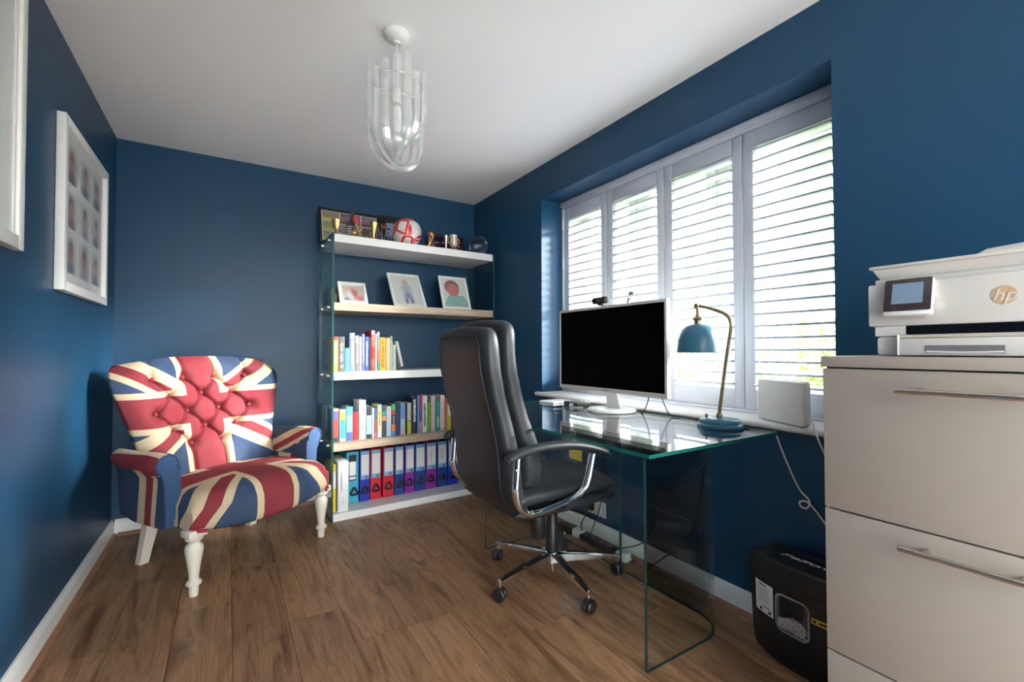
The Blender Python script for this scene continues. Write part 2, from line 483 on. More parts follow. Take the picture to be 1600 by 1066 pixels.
# ------------------------------------------------------------------ window, sill, shutters
win = sempty('window_1', 'wide white casement window behind grey plantation shutters')
zt0 = .816
bm = newbm()
FX0, FX1 = 2.20, 2.27
def vbar(y0, y1, z0=WZ0+.03, z1=WZ1): box(bm, FX0, FX1, y0, y1, z0, z1, bev=.006)
vbar(WY0, WY0+.06); vbar(WY1-.06, WY1)
box(bm, FX0, FX1, WY0, WY1, WZ1-.06, WZ1, bev=.006); box(bm, FX0, FX1, WY0, WY1, WZ0+.03, WZ0+.10, bev=.006)
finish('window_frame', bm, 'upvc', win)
for y in (1.43, 1.99):
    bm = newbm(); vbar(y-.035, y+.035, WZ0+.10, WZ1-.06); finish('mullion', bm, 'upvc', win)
def sash(y0, y1):
    b = newbm(); x0, x1 = FX0-.012, FX1-.01; t = .052; z0, z1 = WZ0+.10, WZ1-.06
    for q in ((y0, y0+t, z0, z1), (y1-t, y1, z0, z1), (y0+t, y1-t, z0, z0+t), (y0+t, y1-t, z1-t, z1)): box(b, x0, x1, *q, bev=.005)
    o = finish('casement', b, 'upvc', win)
    b = newbm(); box(b, x0+.03, x0+.034, y0+t, y1-t, z0+t, z1-t); finish('pane', b, 'glass_pane', o, smooth=False)
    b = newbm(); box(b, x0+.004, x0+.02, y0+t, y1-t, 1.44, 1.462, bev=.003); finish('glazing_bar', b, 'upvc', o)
    return o
sash(2.026, WY1-.06); sash(1.466, 1.954); sash(WY0+.06, 1.394)
b = newbm(); tube(b, smooth_path([(FX0-.034, 2.075, 1.37), (FX0-.036, 2.062, 1.43), (FX0-.032, 2.046, 1.475)], 4), [.006]*4+[.009]*5, 8); cyl(b, (FX0-.036, 2.05, 1.465), (FX0-.010, 2.05, 1.465), .008, n=10)
finish('window_handle', b, 'black_plastic', win)
for nm, q in (('reveal_lining', (2.082, 2.30, WY1-.010, WY1-.0005, zt0, WZ1-.0005)), ('reveal_lining', (2.082, 2.30, WY0+.0005, WY0+.010, zt0, WZ1-.0005)), ('reveal_lining', (2.082, 2.30, WY0+.010, WY1-.010, WZ1-.010, WZ1-.0005))):
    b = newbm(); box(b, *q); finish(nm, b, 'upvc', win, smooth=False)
# sill board with a rounded nose
bm = newbm()
zt, zb, xf = .8145, .787, 1.818
nose = [(xf+.014-.014*math.cos(a), (zt+zb)/2+(zt-zb)/2*math.sin(a)) for a in [math.radians(-90+18*k) for k in range(11)]]
prism(bm, [(2.20, zb)]+[p for p in nose]+[(2.20, zt)], WY0+.001, WY1-.001, 'y')
prism(bm, [(XR-.0005, zb)]+nose+[(XR-.0005, zt)], WY1-.001, WY1+.045, 'y')
prism(bm, [(XR-.0005, zb)]+nose+[(XR-.0005, zt)], WY0-.045, WY0+.001, 'y')
finish('window_sill', bm, 'white_satin', win)

SX0, SX1 = 2.035, 2.065          # shutter leaf thickness
SZ0, SZ1 = .832, 2.112
t = thing('shutter_surround', 'grey outer frame with cornice strip holding the plantation shutters', 'shutter frame', (0, 0, 0))
bm = newbm(); box(bm, 2.030, 2.075, WY0+.001, WY1-.001, SZ1+.003, 2.150, bev=.003)
finish('frame_head', bm, 'shutter', t)
bm = newbm(); box(bm, 2.014, 2.034, WY0+.001, WY1-.001, 2.127, 2.159, bev=.006); finish('cornice_strip', bm, 'shutter', t)
bm = newbm(); box(bm, 2.022, 2.075, WY0+.001, WY1-.001, zt+.0005, SZ0-.003, bev=.003); finish('frame_foot', bm, 'shutter', t)
for y0, y1 in ((WY1-.022, WY1-.001), (WY0+.001, WY0+.022)):
    bm = newbm(); box(bm, 2.026, 2.078, y0, y1, SZ0-.003, SZ1+.003, bev=.003); finish('frame_jamb', bm, 'shutter', t)
for z in (2.0, 1.72, 1.0):
    bm = newbm(); box(bm, 2.020, 2.030, WY1-.026, WY1-.018, z-.04, z+.04, bev=.002); finish('hinge', bm, 'white_satin', t)
def louver_mesh(w_):
    b = newbm(); ring = []
    prof = []
    prof = [(-.0315, -.0036), (-.0300, -.0050), (-.018, -.0056), (.018, -.0056), (.0300, -.0050), (.0315, -.0036),
            (.0315, .0036), (.0300, .0050), (.018, .0056), (-.018, .0056), (-.0300, .0050), (-.0315, .0036)]
    prism(b, prof, -w_/2, w_/2, 'y')
    return b
LOUV_TILT = math.radians(-3)
edges = [(WY1-.024, 2.122), (2.119, 1.672), (1.669, 1.222), (1.219, WY0+.024)]
slabels = ['grey plantation shutter leaf beside the lit left window reveal',
           'grey plantation shutter leaf behind the webcam on the monitor',
           'grey plantation shutter leaf directly behind the blue desk lamp',
           'grey plantation shutter leaf behind the white router, nearest the printer']
for (ya, yb), lab in zip(edges, slabels):
    t = thing('shutter_leaf', lab, 'shutter', (0, 0, 0), group='plantation shutter leaves in the window')
    st = .050
    for y0, y1 in ((ya-st, ya), (yb, yb+st)):
        bm = newbm(); box(bm, SX0, SX1, y0, y1, SZ0, SZ1, bev=.003); finish('stile', bm, 'shutter', t)
    bm = newbm(); box(bm, SX0+.001, SX1-.001, yb+st, ya-st, SZ0, .922, bev=.002); finish('bottom_rail', bm, 'shutter', t)
    bm = newbm(); box(bm, SX0+.001, SX1-.001, yb+st, ya-st, 2.036, SZ1, bev=.002); finish('top_rail', bm, 'shutter', t)
    wl = (ya-yb)-2*st-.004
    lv = None
    for k in range(21):
        z = .944+.0536*k
        if lv is None: lv = finish('louver', louver_mesh(wl), 'shutter', t); o = lv
        else: o = bpy.data.objects.new('louver', lv.data); COL.objects.link(o); o.parent = t
        o.location = ((SX0+SX1)/2, (ya+yb)/2, z); o.rotation_euler = (0, LOUV_TILT, 0)

# ------------------------------------------------------------------ garden beyond the window
bm = newbm(); box(bm, 2.31, 40, -30, 40, -.25, -.15)
n_ = NT('lawn_grass'); n_.col(n_.ramp(n_.noise(n_.pos(), 3, 4), [(.3, (.10, .17, .05)), (.7, (.20, .28, .10))])); n_.b.inputs['Roughness'].default_value = .9
struct(finish('ground', bm, n_.mat, smooth=False), 'pale green lawn outside the window')
bm = newbm(); box(bm, -30, 40, -30, YF-.12, -.25, -.15)
struct(finish('terrace', bm, cm((.42, .40, .37), .9), smooth=False), 'paved ground outside the added glazed door')
n_ = NT('leaf_green'); oi = n_.noise(n_.pos(), 6, 2)
n_.col(n_.ramp(oi, [(.3, (.16, .30, .05)), (.55, (.32, .46, .10)), (.8, (.46, .55, .22))])); n_.b.inputs['Roughness'].default_value = .6
M['leaf'] = n_.mat
def bush(loc, rx, ry, rz_, n, label, seed):
    rnd = random.Random(seed)
    t = thing('garden_shrub', label, 'shrub', loc, group='shrubs outside the window')
    b = newbm()
    for k in range(n):
        while True:
            p = Vector((rnd.uniform(-1, 1), rnd.uniform(-1, 1), rnd.uniform(-1, 1)))
            if .35 < p.length < 1: break
        c = Vector((p.x*rx, p.y*ry, rz_+p.z*rz_)); L = rnd.uniform(.05, .10)
        d = Vector((rnd.gauss(0, 1), rnd.gauss(0, 1), rnd.gauss(0, 1))).normalized(); u, v = frame_from(d)
        q = [b.verts.new(c+x_) for x_ in (-d*L, u*L*.42+v*L*.1, d*L, -u*L*.42+v*L*.1)]
        b.faces.new(q)
    o = finish('foliage', b, 'leaf', t, smooth=False); o['kind'] = 'stuff'
    b = newbm()
    for k in range(6):
        a = 2*PI*k/6
        tube(b, smooth_path([(0, 0, 0), (rx*.25*math.cos(a), ry*.25*math.sin(a), rz_*.7), (rx*.5*math.cos(a), ry*.5*math.sin(a), rz_*1.4)], 3), [.02]*3+[.012]*4, 5)
    finish('stems', b, cm((.10, .07, .04), .9), t)
bush((5.6, 1.5, -.15), .9, 1.1, .72, 2600, 'low light green shrub seen through the shutter by the printer', 1)
bush((7.4, 3.4, -.15), 1.2, 1.4, .85, 2600, 'wide green shrub in the garden behind the desk lamp', 2)
bush((6.6, 6.2, -.15), 1.2, 1.5, .95, 2600, 'tall green shrub in the garden behind the monitor', 3)

# ================================================================== armchair
def arm_uv(co, f, s):
    c = f.calc_center_median(); w_ = abs(co.x)-.392
    if c.z > .545 and s < 0: d = .22-6.5*(w_-.018)
    elif s > 0 and abs(c.x) < .41: d = (co.z-.555)*5.5+(co.y-.02)*2.6
    else: d = (co.y+.02)*3.8+(co.z-.4)*.8
    d = max(-.66, min(.66, d))
    return (.72+d/2, .72-d/2)
def armchair():
    t = thing('armchair', 'button-back armchair in red white and blue flag fabric with cream turned legs', 'armchair', (.03, 2.957, 0), math.radians(31.5))
    # --- backrest: front surface grid with buttons, wrapped to a rear surface
    NX, NZ = 150, 110
    def half(z):   # half width by height
        pts = [(.30, .335), (.45, .345), (.60, .362), (.72, .392), (.85, .430), (.93, .452), (.975, .450), (1.005, .438), (1.03, .412), (1.08, .39)]
        for (z0, a), (z1, b_) in zip(pts, pts[1:]):
            if z <= z1: return a+(b_-a)*max(0, (z-z0))/(z1-z0)
        return pts[-1][1]
    btn = []
    for zz, xsn in ((.965, (-.20, .0-.03, .17)), (.965, (-.115, .06)), ):
        pass
    rows = [(.955, (-.28, -.115, .055, .225)), (.865, (-.20, -.03, .14)), (.775, (-.285, -.115, .055, .225)), (.685, (-.20, -.03, .14)), (.60, (-.115, .055))]
    btn = [(x, z) for z, xs_ in rows for x in xs_]
    def yfront(u, z):
        # recline plus wing wrap toward the sitter at the sides
        yc = .15+.30*(z-.40)*.80+.05*max(0, z-.85)
        return yc
    def surf(i, j):
        u = -1+2*i/NX; z = .36+(1.075-.36)*j/NZ
        hw = half(z)
        top = 1.075-.045*abs(u)**2.6
        z = .36+(top-.36)*j/NZ
        x = u*half(z)
        y = yfront(u, z)
        edge = max(0, abs(u)-.72)/.28
        y -= .05*math.sin(min(1, abs(u)/.9)*PI/2)**4      # gentle wing
        puff = 0
        y += .062*edge**2.2
        te = max(0, (j/NZ-.86)/.14); y += .055*te**2.2
        # tufting: diamonds between buttons
        d = 0
        for bx, bz in btn:
            r2 = ((x-bx)/.030)**2+((z-bz)/.030)**2
            d += math.exp(-r2)
        y += .040*min(1, d)
        # pleat folds running diagonally between neighbouring buttons
        fold = 0
        if .57 < z < 1.0:
            for bx, bz in btn:
                for dx, dz in ((.085, .088), (-.085, .088)):
                    if not any(abs(bx+dx-qx) < .03 and abs(bz+dz-qz) < .03 for qx, qz in btn): continue
                    L = math.hypot(dx, dz); ux, uz = dx/L, dz/L
                    s = (x-bx)*ux+(z-bz)*uz; e = -(x-bx)*uz+(z-bz)*ux
                    if 0 < s < L: fold = max(fold, math.exp(-(e/.0085)**2))
        if z <= .60:
            for bx in (-.115, .055): fold = max(fold, math.exp(-((x-bx)/.010)**2)*min(1, (.62-z)/.03))
        if z >= .955:
            for bx in (-.28, -.115, .055, .225): fold = max(fold, .7*math.exp(-((x-bx)/.010)**2)*min(1, (z-.95)/.03))
        y += .022*fold
        return Vector((x, y-.03, z))
    bm = newbm()
    G = [[bm.verts.new(surf(i, j)) for i in range(NX+1)] for j in range(NZ+1)]
    for j in range(NZ):
        for i in range(NX): bm.faces.new((G[j][i], G[j][i+1], G[j+1][i+1], G[j+1][i]))
    # rear surface
    NB = 16
    Bk = []
    for j in range(NB+1):
        r_ = []
        for i in range(NB+1):
            u = -1+2*i/NB; top = 1.068-.045*abs(u)**2.6; z = .28+(top-.28)*j/NB
            x = u*half(z)*.985
            y = yfront(u, z)+.105-.05*abs(u)**4-.02*(j/NB)**4-.05*math.sin(min(1, abs(u)/.9)*PI/2)**4*.6
            r_.append(bm.verts.new((x, y, z)))
        Bk.append(r_)
    for j in range(NB):
        for i in range(NB): bm.faces.new((Bk[j][i+1], Bk[j][i], Bk[j+1][i], Bk[j+1][i+1]))
    def bridge(A, B):
        # join two open polylines of differing resolution (A fine, B coarse)
        na, nb = len(A)-1, len(B)-1; ia = ib = 0
        while ia < na or ib < nb:
            if ib >= nb or (ia < na and (ia+1)/na <= (ib+1)/nb):
                bm.faces.new((A[ia], A[ia+1], B[ib])); ia += 1
            else:
                bm.faces.new((A[ia], B[ib+1], B[ib])); ib += 1
    bridge(G[NZ], Bk[NB]); bridge(G[0], Bk[0])
    bridge([g[0] for g in G], [g[0] for g in Bk]); bridge([g[NX] for g in G], [g[NB] for g in Bk])
    bk = finish('backrest', bm, 'flag', t, ang=75, uvf=lambda co, f: ((co.x+.03)/.46, (co.z-.785)/.295))
    for bx, bz in btn:
        b = newbm(); y = yfront(0, bz)-.03+.026-.05*math.sin(min(1, abs(bx)/.40/.9)*PI/2)**4
        sphere(b, (bx, y, bz), .011, 10, (1, .55, 1)); finish('button', b, 'button', bk)
    # --- seat: bow-fronted crowned cushion
    bm = newbm(); N, K = 40, 26
    def seat_pt(i, k, layer):
        u = -1+2*i/N; v = k/K
        yfr = -.385+.075*abs(u)**2.2; y = yfr+(.22-yfr)*v
        x = u*(.378-.03*v)
        e = min(1, (1-abs(u))/.16); f_ = min(1, v/.16)
        rnd = lambda q: math.sqrt(max(0, 1-(1-q)**2))
        ztop = .385+.065*rnd(e)*rnd(f_)+.030*(1-u*u)*math.sin(PI*min(1, v*1.15+.1)*.9)
        return Vector((x, y-(.012*rnd(f_) if v < .02 else 0), ztop))
    T = [[bm.verts.new(seat_pt(i, k, 0)) for i in range(N+1)] for k in range(K+1)]
    for k in range(K):
        for i in range(N): bm.faces.new((T[k][i], T[k][i+1], T[k+1][i+1], T[k+1][i]))
    # front drop and underside
    def drop(v, dz, inn):
        c = v.co; return bm.verts.new((c.x*(1-inn*.2), c.y+inn, dz))
    rim = T[0]+[T[k][N] for k in range(1, K+1)]+[T[K][i] for i in range(N-1, -1, -1)]+[T[k][0] for k in range(K-1, 0, -1)]
    prev = rim
    for dz, inn in ((.360, -.004), (.33, -.002), (.305, .006), (.292, .018)):
        cur = []
        for v, v0 in zip(prev, rim):
            c = v0.co; u = abs(c.x)/.378
            zz = dz-(.028*(1-u*u) if c.y < -.25 and dz < .34 else 0)
            cur.append(bm.verts.new((c.x, c.y+(inn if c.y < 0 else 0), zz)))
        n = len(rim)
        for q in range(n): bm.faces.new((prev[q], prev[(q+1) % n], cur[(q+1) % n], cur[q]))
        prev = cur
    bm.faces.new(prev)
    def seat_uv(co, f):
        vv = co.y+.04
        if co.z < .40 and co.y < -.2: vv -= (.40-co.z)*.9
        return ((co.x-.0)/.43, vv/.40)
    finish('seat', bm, 'flag', t, ang=60, uvf=seat_uv)
    # --- arms
    for s in (-1, 1):
        def ring(y, cx, ztop, r, out):
            # scroll section: inner wall up, over the roll, outer wall down
            pts = [(cx-s*.045, .34), (cx-s*.047, .46), (cx-s*.044, ztop-.075)]
            for k in range(9):
                a = math.radians(200-32*k)
                pts.append((cx+s*(.012+r*math.cos(a)), ztop-r+r*math.sin(a)))
            pts += [(cx+s*(.030), ztop-.115), (cx+s*.026, .48), (cx+s*.016, .30)]
            return [Vector((x, y, z)) for x, z in pts]
        secs = [(-.155, .392, .628, .050), (-.148, .392, .634, .054), (-.05, .398, .632, .054), (.08, .398, .622, .052), (.20, .392, .620, .050), (.27, .385, .62, .046)]
        bm = newbm(); loft(bm, [ring(y, s*c, z, r, 0) for y, c, z, r in secs])
        arm = finish('arm', bm, 'flag', t, ang=50, uvf=(lambda co, f, s=s: arm_uv(co, f, s)))
        b = newbm()
        R_ = ring(-.158, s*.392, .628, .046, 0)
        cx = sum(p.x for p in R_)/len(R_)
        inn = [Vector((cx+(p.x-cx)*.86, -.163, .30+(p.z-.30)*.985)) for p in R_]
        loft(b, [R_, inn]); finish('arm_front_panel', b, cm(srgb(40, 68, 102), .85), arm)
        b = newbm(); tube(b, [p+Vector((0, -.004, 0)) for p in R_[2:13]], .004, 6); finish('piping', b, cm(srgb(40, 68, 102), .85), arm)
        # side panel under the arm
        b = newbm()
        pr = [(s*.365, -.15), (s*.41, -.15), (s*.415, .10), (s*.385, .30), (s*.33, .30), (s*.34, .0)]
        loft(b, [[Vector((x, y, .285)) for x, y in pr], [Vector((x, y, .47)) for x, y in pr]])
        finish('side_panel', b, 'flag', t, uvf=lambda co, f: arm_uv(co, f, -1))
    for s in (-1, 1):
        b = newbm(); tube(b, smooth_path([(s*.372, -.300, .300), (s*.36, -.325, .296), (s*.33, -.345, .292)], 3), .008, 6)
        finish('corner_piping', b, 'red_cloth', t)
    b = newbm(); box(b, -.33, .33, -.24, .26, .255, .30, bev=.005); finish('seat_frame', b, cm((.05, .05, .05), .9), t)
    # --- legs
    prof = [(.0, 0), (.017, 0), (.0185, .004), (.020, .040), (.019, .046), (.030, .052), (.032, .060), (.027, .068), (.0195, .074), (.021, .10), (.026, .14), (.034, .185), (.037, .208), (.034, .226), (.023, .238), (.020, .243), (.033, .251), (.036, .258), (.030, .266), (.022, .270), (.0, .270)]
    for x, y in ((-.361, -.290), (.361, -.272)):
        b = newbm(); lathe(b, prof, 24, (x*.99, y, 0)); box(b, x*.99-.040, x*.99+.040, y-.036, y+.036, .268, .300, bev=.004)
        finish('front_leg', b, 'cream_leg', t)
    for s in (-1, 1):
        b = newbm()
        def sq(c, h): return [Vector((c[0]+dx*h, c[1]+dy*h, c[2])) for dx, dy in ((-1, -1), (1, -1), (1, 1), (-1, 1))]
        loft(b, [sq((s*.295, .288, 0), .021), sq((s*.294, .262, .08), .023), sq((s*.29, .232, .18), .026), sq((s*.285, .215, .30), .030)])
        finish('back_leg', b, 'cream_leg', t, ang=25)
armchair()

# ================================================================== bookcase
BC = (.567, 3.101); BA = .038; BW, BD = 1.235, .402
bc = thing('bookcase', 'tall bookcase with glass sides and alternating white and pale oak shelves', 'bookcase', (BC[0], BC[1], 0), BA)
def slab_glass(name, x0, x1, y0, y1, z0, z1, thin, mats, parent):
    """glass sheet: big faces clear, narrow faces green"""
    b = newbm(); box(b, x0, x1, y0, y1, z0, z1)
    b.normal_update()
    for f in b.faces:
        ax = max(range(3), key=lambda k: abs(f.normal[k])); f.material_index = 0 if ax == thin else 1
    return finish(name, b, mats, parent, smooth=False)
for x0 in (0, BW-.012): slab_glass('glass_side', x0, x0+.012, 0, BD, 0, 1.868, 0, ['glass_shelf', 'glass_edge_dark'], bc)
SH = [(0.0, .048, 'white_gloss'), (.450, .502, 'pale_oak'), (.911, .965, 'white_gloss'), (1.366, 1.419, 'pale_oak'), (1.814, 1.868, 'white_gloss')]
for z0, z1, m_ in SH:
    b = newbm(); box(b, .013, BW-.013, .003, BD-.002, z0+.0005, z1, bev=.0015, seg=1)
    sh = finish('shelf', b, m_, bc)
    if z0 > .1:
        for yy in (.10, .30):
            for xx, sgn in ((-.004, -1), (BW+.004, 1)):
                b = newbm(); cyl(b, (xx-.006, yy, z0+.027), (xx+.006, yy, z0+.027), .010, n=12); finish('bolt', b, 'chrome', sh)
def on_shelf(x, y, z):
    c, s = math.cos(BA), math.sin(BA); return (BC[0]+x*c-y*s, BC[1]+x*s+y*c, z)

# ---- books
def book(x0, x1, ztop, zb, y0, depth, cols, label, group, text=None, lean=0, tcol='white_ink', tsize=None, tpos=.5, tw=.62):
    """cols: list of (fraction from bottom, colour) bands"""
    w_ = x1-x0-.0012; h_ = ztop-zb-.001
    t = thing('book', label, 'book', on_shelf((x0+x1)/2, y0, zb+.0008), BA, group)
    if lean: t.rotation_euler = (0, lean, BA); t.location.z += .006
    c0 = cols[0][1]
    b = newbm()
    box(b, -w_/2, -w_/2+.0018, .0015, depth, 0, h_); box(b, w_/2-.0018, w_/2, .0015, depth, 0, h_)
    finish('cover', b, cm(cols[len(cols)//2][1]), t, smooth=False)
    b = newbm(); box(b, -w_/2+.002, w_/2-.002, .004, depth-.004, .002, h_-.004); finish('pages', b, 'page', t, smooth=False)
    b = newbm(); mats = []; z = 0
    for k, (f1, c) in enumerate(cols):
        z1 = f1*h_
        n = 6; ring0, ring1 = [], []
        for q in range(n+1):
            a = PI*q/n; px = -w_/2*math.cos(a); py = .0022-.0022*math.sin(a)
            ring0.append(b.verts.new((px, py, z))); ring1.append(b.verts.new((px, py, z1)))
        for q in range(n):
            f = b.faces.new((ring0[q], ring0[q+1], ring1[q+1], ring1[q])); f.material_index = k
        mats.append(cm(c)); z = z1
    sp = finish('spine', b, mats, t, ang=60)
    if text and text[0] == '~':
        # print too small to read: short dashes down the spine
        b = newbm(); rr = random.Random(int(text[1:])); z = h_*(tpos+tw/2); zl = h_*(tpos-tw/2); hw_ = w_*.24
        while z > zl:
            L = rr.uniform(.003, .011)
            box(b, -hw_*rr.uniform(.5, 1), hw_*rr.uniform(.5, 1), -.0006, .0002, z-L, z); z -= L+rr.uniform(.0015, .004)
        o = finish('spine_print', b, tcol, t, smooth=False); o['kind'] = 'stuff'
    elif text:
        text_mesh('spine_text', text, tsize or w_*.62, tcol, t, axes((0, 0, -1), (1, 0, 0), (0, -.0009, h_*tpos)), depth=.0002, width=h_*tw)
    return t
C = lambda *a: srgb(*a)
GU = 'books on the upper white shelf'; GL = 'books on the lower oak shelf'
zb = .965; Y0 = .055
up = [
 (.020, .058, 1.170, .19, [(.17, C(60, 105, 170)), (.62, C(80, 185, 95)), (.93, C(60, 105, 170)), (1, C(200, 80, 90))], 'blue and green striped book at the glass end of the upper shelf', None),
 (.017, .053, 1.197, Y0, [(.06, C(215, 130, 45)), (.9, C(240, 165, 55)), (1, C(215, 60, 50))], 'orange beer guide book with red top edge', ('BEER GUIDE', 'white_ink', .53, .62)),
 (.0555, .095, 1.197, Y0, [(1, C(92, 92, 96))], 'dark grey quiz night book beside the orange one', ('Quiz night  Q', 'white_ink', .46, .72)),
 (.0965, .125, 1.122, Y0, [(1, C(85, 170, 205))], 'short plain sky blue book on the upper shelf', None),
 (.126, .160, 1.223, Y0, [(.85, C(122, 135, 175)), (1, C(140, 165, 205))], 'tall slate blue book on the upper shelf', ('~3', 'white_ink', .5, .6)),
 (.162, .188, 1.206, Y0, [(.78, C(120, 120, 118)), (1, C(185, 165, 168))], 'grey cycling biography with bold white lettering', ('Cavendish', 'white_ink', .52, .6)),
 (.190, .206, 1.199, Y0, [(1, C(226, 212, 188))], 'thin cream paperback beside the grey biography', None),
 (.208, .225, 1.218, Y0, [(.2, C(120, 115, 185)), (1, C(140, 150, 215))], 'thin lilac blue book on the upper shelf', ('~4', 'white_ink', .55, .3)),
 (.227, .254, 1.200, Y0, [(1, C(60, 90, 180))], 'royal blue paperback with pale spine lettering', ('~5', 'white_ink', .5, .7)),
 (.256, .268, 1.192, Y0, [(1, C(62, 68, 62))], 'thin dark green book beside the red annual', None),
 (.270, .296, 1.243, Y0, [(.1, C(210, 60, 60)), (.3, C(220, 95, 95)), (.6, C(200, 45, 50)), (.9, C(218, 110, 112)), (1, C(236, 180, 180))], 'tallest red and pink book on the upper shelf', None),
 (.2975, .311, 1.221, Y0, [(1, C(235, 225, 170))], 'thin pale yellow book beside the red annual', None),
 (.3125, .3285, 1.234, Y0, [(.22, C(40, 150, 160)), (.55, C(205, 110, 125)), (.9, C(150, 160, 170)), (1, C(235, 235, 230))], 'thin teal, pink and grey book on the upper shelf', None),
 (.330, .372, 1.196, Y0, [(1, C(225, 180, 55))], 'yellow ultimate quiz book with black lettering', ('ULTIMATE QUIZ', 'black_ink', .5, .82)),
 (.374, .405, 1.193, Y0, [(1, C(222, 190, 160))], 'peach coloured paperback beside the yellow book', None),
 (.4065, .420, 1.207, Y0, [(1, C(165, 205, 170))], 'thin mint green book on the upper shelf', None),
 (.4215, .446, 1.145, Y0, [(1, C(185, 205, 195))], 'short pale grey green book on the upper shelf', None),
]
for x0, x1, zt_, y0, cols, lab, tx in up:
    kw = dict(text=tx[0], tcol=tx[1], tpos=tx[2], tw=tx[3]) if tx else {}
    if y0 > .1: x0 += .0; 
    if lab.startswith('blue and green'): x0, x1 = .014, .050; y0 = .240
    book(x0, x1, zt_, zb, y0, .15, cols, lab, GU, **kw)
book(.487, .507, 1.168, zb, Y0, .14, [(.1, C(40, 40, 44)), (1, C(212, 205, 205))], 'white book leaning at the end of the upper row', GU, lean=math.radians(-13))
bpy.context.view_layer.update()
zb = .502
low = [
 (.020, .043, .722, .27, [(.2, C(70, 110, 80)), (1, C(205, 195, 200))], 'pale pink book with green foot seen through the glass side', None),
 (.045, .070, .722, .25, [(1, C(185, 205, 180))], 'pale green book seen through the glass side', None),
 (.016, .058, .722, Y0, [(.14, C(50, 55, 60)), (.68, C(225, 62, 62)), (.93, C(98, 82, 140)), (1, C(215, 210, 215))], 'red book with purple top and black foot', None),
 (.063, .103, .714, Y0, [(.1, C(150, 210, 235)), (.68, C(50, 165, 215)), (.92, C(240, 175, 75)), (1, C(225, 220, 205))], 'sky blue book with an orange band', None),
 (.107, .149, .729, Y0, [(.25, C(75, 95, 160)), (.75, C(130, 185, 225)), (1, C(80, 150, 210))], 'pale blue illustrated book beside the short red one', None),
 (.152, .185, .692, Y0, [(1, C(212, 45, 50))], 'short bright red hardback on the lower shelf', None),
 (.190, .235, .768, Y0, [(.1, C(215, 215, 210)), (1, C(232, 228, 226))], 'tall white book with dark red capital lettering', ('JILLY COOPER', cm(C(125, 25, 45)), .56, .66)),
 (.2385, .277, .722, Y0, [(.13, C(52, 56, 60)), (.72, C(160, 200, 220)), (1, C(52, 54, 60))], 'pale blue book with black top and foot', None),
 (.279, .292, .709, Y0, [(1, C(228, 226, 230))], 'very thin white book on the lower shelf', None),
 (.2935, .3145, .708, Y0, [(.15, C(215, 120, 110)), (.6, C(160, 90, 90)), (1, C(60, 105, 130))], 'thin red brown and blue paperback', None),
 (.316, .345, .730, Y0, [(.18, C(205, 225, 235)), (.55, C(235, 228, 170)), (.85, C(240, 215, 140)), (1, C(150, 205, 220))], 'cream yellow book with a pale blue top', ('~8', cm(C(215, 90, 70)), .6, .4)),
 (.3465, .377, .718, Y0, [(.52, C(60, 60, 66)), (.66, C(235, 130, 85)), (.82, C(60, 150, 145)), (1, C(70, 68, 72))], 'charcoal book with teal and orange blocks', None),
 (.3785, .413, .713, Y0, [(.5, C(170, 195, 210)), (1, C(190, 195, 195))], 'grey blue paperback beside the charcoal book', None),
 (.4145, .444, .726, Y0, [(.15, C(60, 160, 215)), (.36, C(240, 125, 50)), (.66, C(40, 42, 46)), (.8, C(200, 70, 80)), (1, C(70, 180, 90))], 'black cook book with green, red and orange blocks', ('COOK', 'white_ink', .5, .26)),
 (.4455, .462, .705, Y0, [(1, C(55, 75, 115))], 'thin navy book beside the cook book', None),
 (.464, .480, .690, .10, [(1, C(50, 35, 35))], 'thin dark brown book set back on the lower shelf', None),
 (.482, .516, .731, Y0, [(.2, C(205, 190, 200)), (.5, C(160, 195, 215)), (1, C(105, 150, 215))], 'light blue paperback with a pale foot', None),
 (.529, .561, .728, Y0, [(.4, C(175, 190, 60)), (.43, C(120, 105, 80)), (1, C(190, 185, 165))], 'beige book with lime green lower half', None),
 (.565, .607, .769, Y0, [(1, C(28, 38, 72))], 'tall navy thriller with white capital lettering', ('~6', 'white_ink', .62, .6)),
 (.6085, .621, .777, Y0, [(1, C(85, 165, 195))], 'thin turquoise book beside the navy thriller', None),
 (.6225, .641, .782, Y0, [(.3, C(225, 130, 165)), (.6, C(110, 60, 160)), (1, C(195, 35, 110))], 'thin magenta book on the lower shelf', None),
 (.645, .684, .771, Y0, [(1, C(220, 220, 212))], 'white book with small dark spine lettering', ('~7', 'black_ink', .48, .6)),
 (.6855, .713, .718, Y0, [(1, C(105, 165, 45))], 'short leaf green book on the lower shelf', None),
 (.7145, .750, .767, Y0, [(1, C(205, 185, 185))], 'pale pink grey hardback beside the green book', None),
 (.7555, .786, .727, Y0, [(1, C(30, 155, 140))], 'teal paperback beside the red lettered biography', ('~9', 'white_ink', .3, .35)),
 (.7895, .824, .766, Y0, [(.1, C(190, 190, 195)), (1, C(238, 222, 222))], 'white football biography with red capital lettering', ('ALEX FERGUSON', cm(C(190, 30, 45)), .56, .80)),
 (.8265, .848, .746, Y0, [(1, C(190, 110, 65))], 'orange brown book behind the office chair edge', None),
 (.8505, .878, .696, Y0, [(.55, C(200, 190, 40)), (1, C(225, 220, 195))], 'cream book with yellow lower half', None),
 (.882, .915, .735, Y0, [(1, C(120, 60, 60))], 'maroon book mostly hidden behind the office chair', None),
]
for x0, x1, zt_, y0, cols, lab, tx in low:
    kw = dict(text=tx[0], tcol=tx[1], tpos=tx[2], tw=tx[3]) if tx else {}
    book(x0, x1, zt_, zb, y0, .14 if y0 < .2 else .12, cols, lab, GL, **kw)

